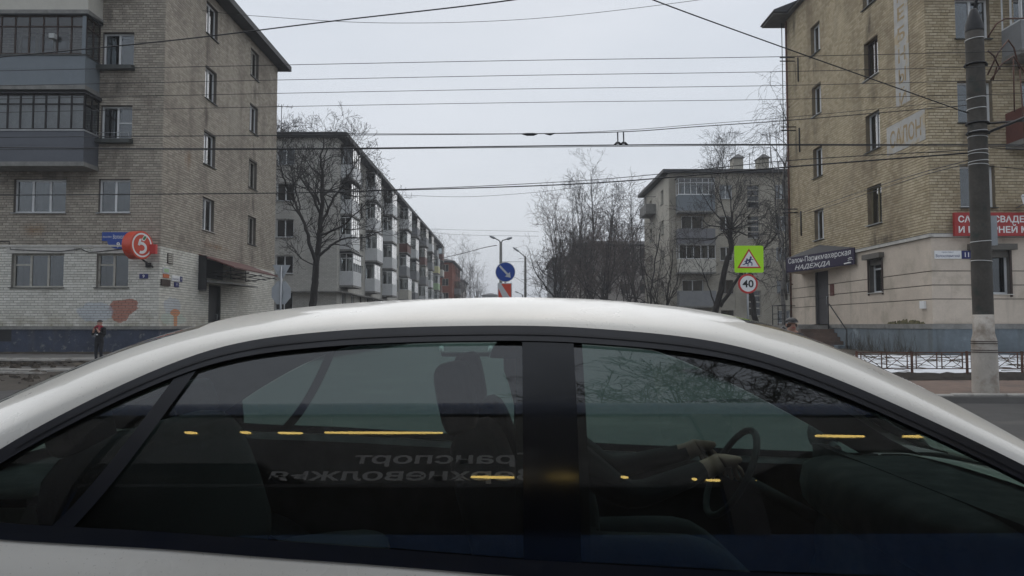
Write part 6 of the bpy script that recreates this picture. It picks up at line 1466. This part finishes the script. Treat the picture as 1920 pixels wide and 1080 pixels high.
for nm, X, dx in (('front_bumper', XE1, .10), ('rear_bumper', XE0, -.10)):
    zs = shoulder(X); y0 = SB(X, .6).y; g = []
    for z, k in ((zs, 0), (zs - .06, .6), (.62, .9), (.5, 1.0), (.34, .95), (.24, .6)): g.append([Vector((X + dx * k * (1 - abs(t) ** 3), YC + (YC - y0) * t, z)) for t in [-1 + 2 * i / 20 for i in range(21)]])
    o = MB().grid(g).build(nm, M['paint'], car, recalc=True)
    b = MB(); xx = X + dx * 1.02; b.box(min(xx, xx + dx * .06), max(xx, xx + dx * .06), YC - .3, YC + .3, .40, .52); b.build('number_plate', M['signwhite'], o) if False else None
MB().box(XE0 + .1, XE1 - .1, YC - .72, YC + .72, .2, .26).build('floor_pan', M['trimgrey'], car)
# cabin
MB().box(1.28, 1.32, YC - .74, YC + .74, .2, .95).build('bulkhead', M['trimgrey'], car)
def inner(m_):
    g = sidestrip(m_, lambda t: -1.3, lambda t: 1.5, lambda X: .3, lambda X: shoulder(X) - .01, 20, 4, -.07); b = MB(); b.grid(g); g2 = sidestrip(m_, lambda t: -1.3, lambda t: 1.5, lambda X: shoulder(X) - .012, lambda X: shoulder(X) + .004, 20, 1, -.02); b.grid([[g[-1][i], g2[-1][i]] for i in range(21)]); b.build('door_lining', M['trimgrey'], car)
    g = sidestrip(m_, lambda t: pl0 - .02, lambda t: pl1 + .03, lambda X: zB(X), lambda X: zT(X), 3, 12, -.05); MB().grid(g).build('pillar_lining', M['trimgrey'], car)
both(inner)
def cushion(b, c, sx, sy, sz, tilt=0., p=4.):
    n, m = 20, 10; rowsq = []
    for j in range(m + 1):
        ph = -math.pi / 2 + math.pi * j / m; row = []
        for i in range(n):
            th_ = 2 * math.pi * i / n; sg = lambda v: math.copysign(abs(v) ** (2 / p), v)
            v = Vector((sx * sg(math.cos(ph)) * sg(math.cos(th_)), sy * sg(math.cos(ph)) * sg(math.sin(th_)), sz * sg(math.sin(ph)))); v = Vector((v.x * math.cos(tilt) + v.z * math.sin(tilt), v.y, -v.x * math.sin(tilt) + v.z * math.cos(tilt))); row.append(Vector(c) + v)
        rowsq.append(row)
    b.grid(rowsq, close=True)
def seat(X, y, w):
    s = MB(); cushion(s, (X + .22, y, .52), .27, w, .09, -.1); st_ = s.build('seat', M['seatcloth'], car)
    b = MB(); cushion(b, (X - .12, y, .86), .085, w, .33, -.28); b.build('backrest', M['seatcloth'], st_)
    b = MB(); cushion(b, (X - .255, y, 1.25), .05, .13, .10, -.2); b.tube([(X - .23, y - .05, 1.18), (X - .2, y - .05, 1.1)], .008); b.tube([(X - .23, y + .05, 1.18), (X - .2, y + .05, 1.1)], .008); b.build('headrest', M['seatcloth'], st_)
seat(.10, YC - .36, .25); seat(.10, YC + .36, .25)
s = MB(); cushion(s, (-.72, YC, .55), .28, .62, .1, -.1); st_ = s.build('rear_bench', M['seatcloth'], car); b = MB(); cushion(b, (-1.08, YC, .85), .09, .62, .30, -.35); b.build('backrest', M['seatcloth'], st_)
for y in (-.38, .38): b = MB(); cushion(b, (-1.2, YC + y, 1.17), .05, .12, .075, -.3); b.build('headrest', M['seatcloth'], st_)
MB().box(-1.7, -1.2, YC - .6, YC + .6, 1.0, 1.02).build('parcel_shelf', M['trimgrey'], car)
b = MB(); cushion(b, (1.42, YC, .84), .32, .66, .11); b.build('dashboard', M['trimgrey'], car)
b = MB(); c = Vector((.82, YC + .36, .90)); ax = Vector((-.88, 0, .47)).normalized(); u_ = Vector((0, 1, 0)); v_ = ax.cross(u_)
b.tube([c + (u_ * math.cos(2 * math.pi * i / 24) + v_ * math.sin(2 * math.pi * i / 24)) * .175 for i in range(24)], .013, 8, closed=True); b.tube([c - u_ * .17, c + u_ * .17], .014, 6); b.tube([c, c - ax * .35], .025, 6); b.build('steering_wheel', M['trimgrey'], car)
b = MB(); cushion(b, (.83, YC, 1.36), .025, .11, .035); b.tube([(.83, YC, 1.38), (.9, YC, 1.44)], .01); b.build('rear_view_mirror', M['satin'], car)
yf = 2 * YC - Yside(-.1, 1.3); b = MB(); b.tube([(-.30, yf - .02, 1.355), (-.29, yf - .07, 1.33), (-.10, yf - .07, 1.33), (-.09, yf - .02, 1.355)], .011, 8); b.build('grab_handle', M['curtain'], car)
drv = person('driver in dark clothes holding the wheel inside the white saloon', .24, YC + .36, .03, 1.70, [M['skin'], M['cloth_black'], M['cloth_dark'], M['shoe']], -1, 'drive'); drv.rotation_euler.z = R(90)
# ------------------------------------------------------------------ the bus the picture is taken from, mirrored in the car's glass
M['busblue'] = gloss('bus_blue_paint', (.02, .07, .20), .3, 0, .5); M['busglass'] = glass_mat('dark_bus_glass', (.22, .24, .26), 1.6, 1.5); M['busin'] = pm('bus_cabin_grey', (.05, .05, .055), .1, 3, .8, 0)
M['railyellow'], t_, b_ = nodes('amber_strip_lamp'); b_.inputs['Base Color'].default_value = (.8, .5, .05, 1); b_.inputs['Emission Color'].default_value = (1, .72, .22, 1); b_.inputs['Emission Strength'].default_value = 5.5; M['buslet'] = pm('white_vinyl_letters', (.62, .63, .64), .05, 6, .5, 0)
bus = thing('city_bus', 'blue city bus around the viewpoint, seen mirrored in the car windows', 'bus', (0, -1., 0))
BY = .30; BF = Frame((0, BY, 0), (-1, 0, 0), (0, 1, 0))   # u runs toward -X when seen from outside
bx0_, bx1_ = -6.5, 5.5
ww = [(-6.2, -4.9), (-4.75, -3.5), (-3.35, -2.1), (-1.95, .9), (1.05, 2.6), (2.75, 4.2), (4.35, 5.3)]
ops = [(a, c, 1.18, 2.55) for a, c in ww]; BFx = Frame((0, BY, 0), (1, 0, 0), (0, 1, 0))
b = MB(); wall_cells(b, BFx, bx0_, bx1_, .32, 2.62, ops, reveal=.05); b.build('side_panel', M['busblue'], bus)
b = MB(); g = []
for i in range(9): a = math.pi / 2 * i / 8; g.append([Vector((x, BY - .22 + .22 * math.cos(a), 2.62 + .27 * math.sin(a))) for x in (bx0_, bx1_)])
g.append([Vector((x, -2.2, 2.9)) for x in (bx0_, bx1_)]); b.grid(g); b.build('roof', M['busblue'], bus)
b = MB(); b.face([(bx0_, BY - .01, .33), (bx1_, BY - .01, .33), (bx1_, -2.2, .33), (bx0_, -2.2, .33)]); b.face([(bx0_, -2.2, .33), (bx1_, -2.2, .33), (bx1_, -2.2, 2.9), (bx0_, -2.2, 2.9)])
b.face([(bx0_, BY, .33), (bx0_, -2.2, .33), (bx0_, -2.2, 2.89), (bx0_, BY - .2, 2.8)]); b.face([(bx1_, BY, .33), (bx1_, -2.2, .33), (bx1_, -2.2, 2.89), (bx1_, BY - .2, 2.8)]); b.build('cabin_shell', M['busin'], bus)
for (a, c) in ww:
    lo = 1.18 if not (a < 0 < c) else 1.66
    MB().box(a, c, BY - .035, BY - .030, lo, 2.55).build('bus_window', M['busglass'], bus)
    if lo > 1.2: MB().box(a, c, BY - .045, BY - .015, 1.63, 1.66).build('window_bar', M['rubber'], bus)
for (a, c) in ww[:-1]: MB().box(c, c + .15, BY - .03, BY + .004, 1.182, 2.548).build('window_post', M['rubber'], bus)
b = MB()
for (a, c, z) in ((-1.62, -1.56, 2.29), (-1.34, -1.29, 2.29), (-1.15, -1.03, 2.28), (-.92, -.345, 2.28), (1.46, 1.70, 2.24), (1.9, 2.08, 2.24), (2.11, 2.24, 2.24), (-.19, .0, 1.735), (.16, .27, 1.735), (.47, .50, 1.735), (.84, 1.06, 1.70), (.78, .80, 1.715)):
    b.hexa([(a, BY - .03, z - .004), (a, BY - .012, z - .004), (a, BY - .012, z + .010), (a, BY - .03, z + .010), ((a + c) / 2, BY - .03, z - .013), ((a + c) / 2, BY - .012, z - .013), ((a + c) / 2, BY - .012, z + .009), ((a + c) / 2, BY - .03, z + .009)]); b.hexa([((a + c) / 2, BY - .03, z - .013), ((a + c) / 2, BY - .012, z - .013), ((a + c) / 2, BY - .012, z + .009), ((a + c) / 2, BY - .03, z + .009), (c, BY - .03, z - .010), (c, BY - .012, z - .010), (c, BY - .012, z + .002), (c, BY - .03, z + .002)])
b.build('strip_lamp', M['railyellow'], bus)
lettering(bus, 'Транспорт', (-.31, BY - .029, 1.935), (-1, 0, 0), (0, 0, 1), .125, M['buslet'], width=.84, bold=.02, lift=.002)
lettering(bus, 'Верхневолжья', (-.49, BY - .029, 1.75), (-1, 0, 0), (0, 0, 1), .125, M['buslet'], width=1.19, bold=.02, lift=.002)
for X in (-4.9, 4.6):
    b = MB(); b.grid([[Vector((X + r * math.cos(2 * math.pi * i / 28), y, .48 + r * math.sin(2 * math.pi * i / 28))) for i in range(28)] for y, r in ((BY + .012, .001), (BY + .012, .3), (BY + .02, .47), (BY - .25, .48))], close=True); b.build('wheel', M['tyre'], bus, recalc=True)
# ------------------------------------------------------------------ damp winter air
hz_m = bpy.data.materials.new('damp_air'); hz_m.use_nodes = True; t_ = hz_m.node_tree; t_.nodes.clear()
v_ = t_.nodes.new('ShaderNodeVolumePrincipled'); v_.inputs['Color'].default_value = (.90, .93, .97, 1); v_.inputs['Density'].default_value = .0011
o_ = t_.nodes.new('ShaderNodeOutputMaterial'); t_.links.new(v_.outputs[0], o_.inputs['Volume'])
MB().box(-2600, 2600, -2600, 2600, -1.2, 40).build('haze', hz_m, kind='stuff', label='thin damp haze filling the air of the street')
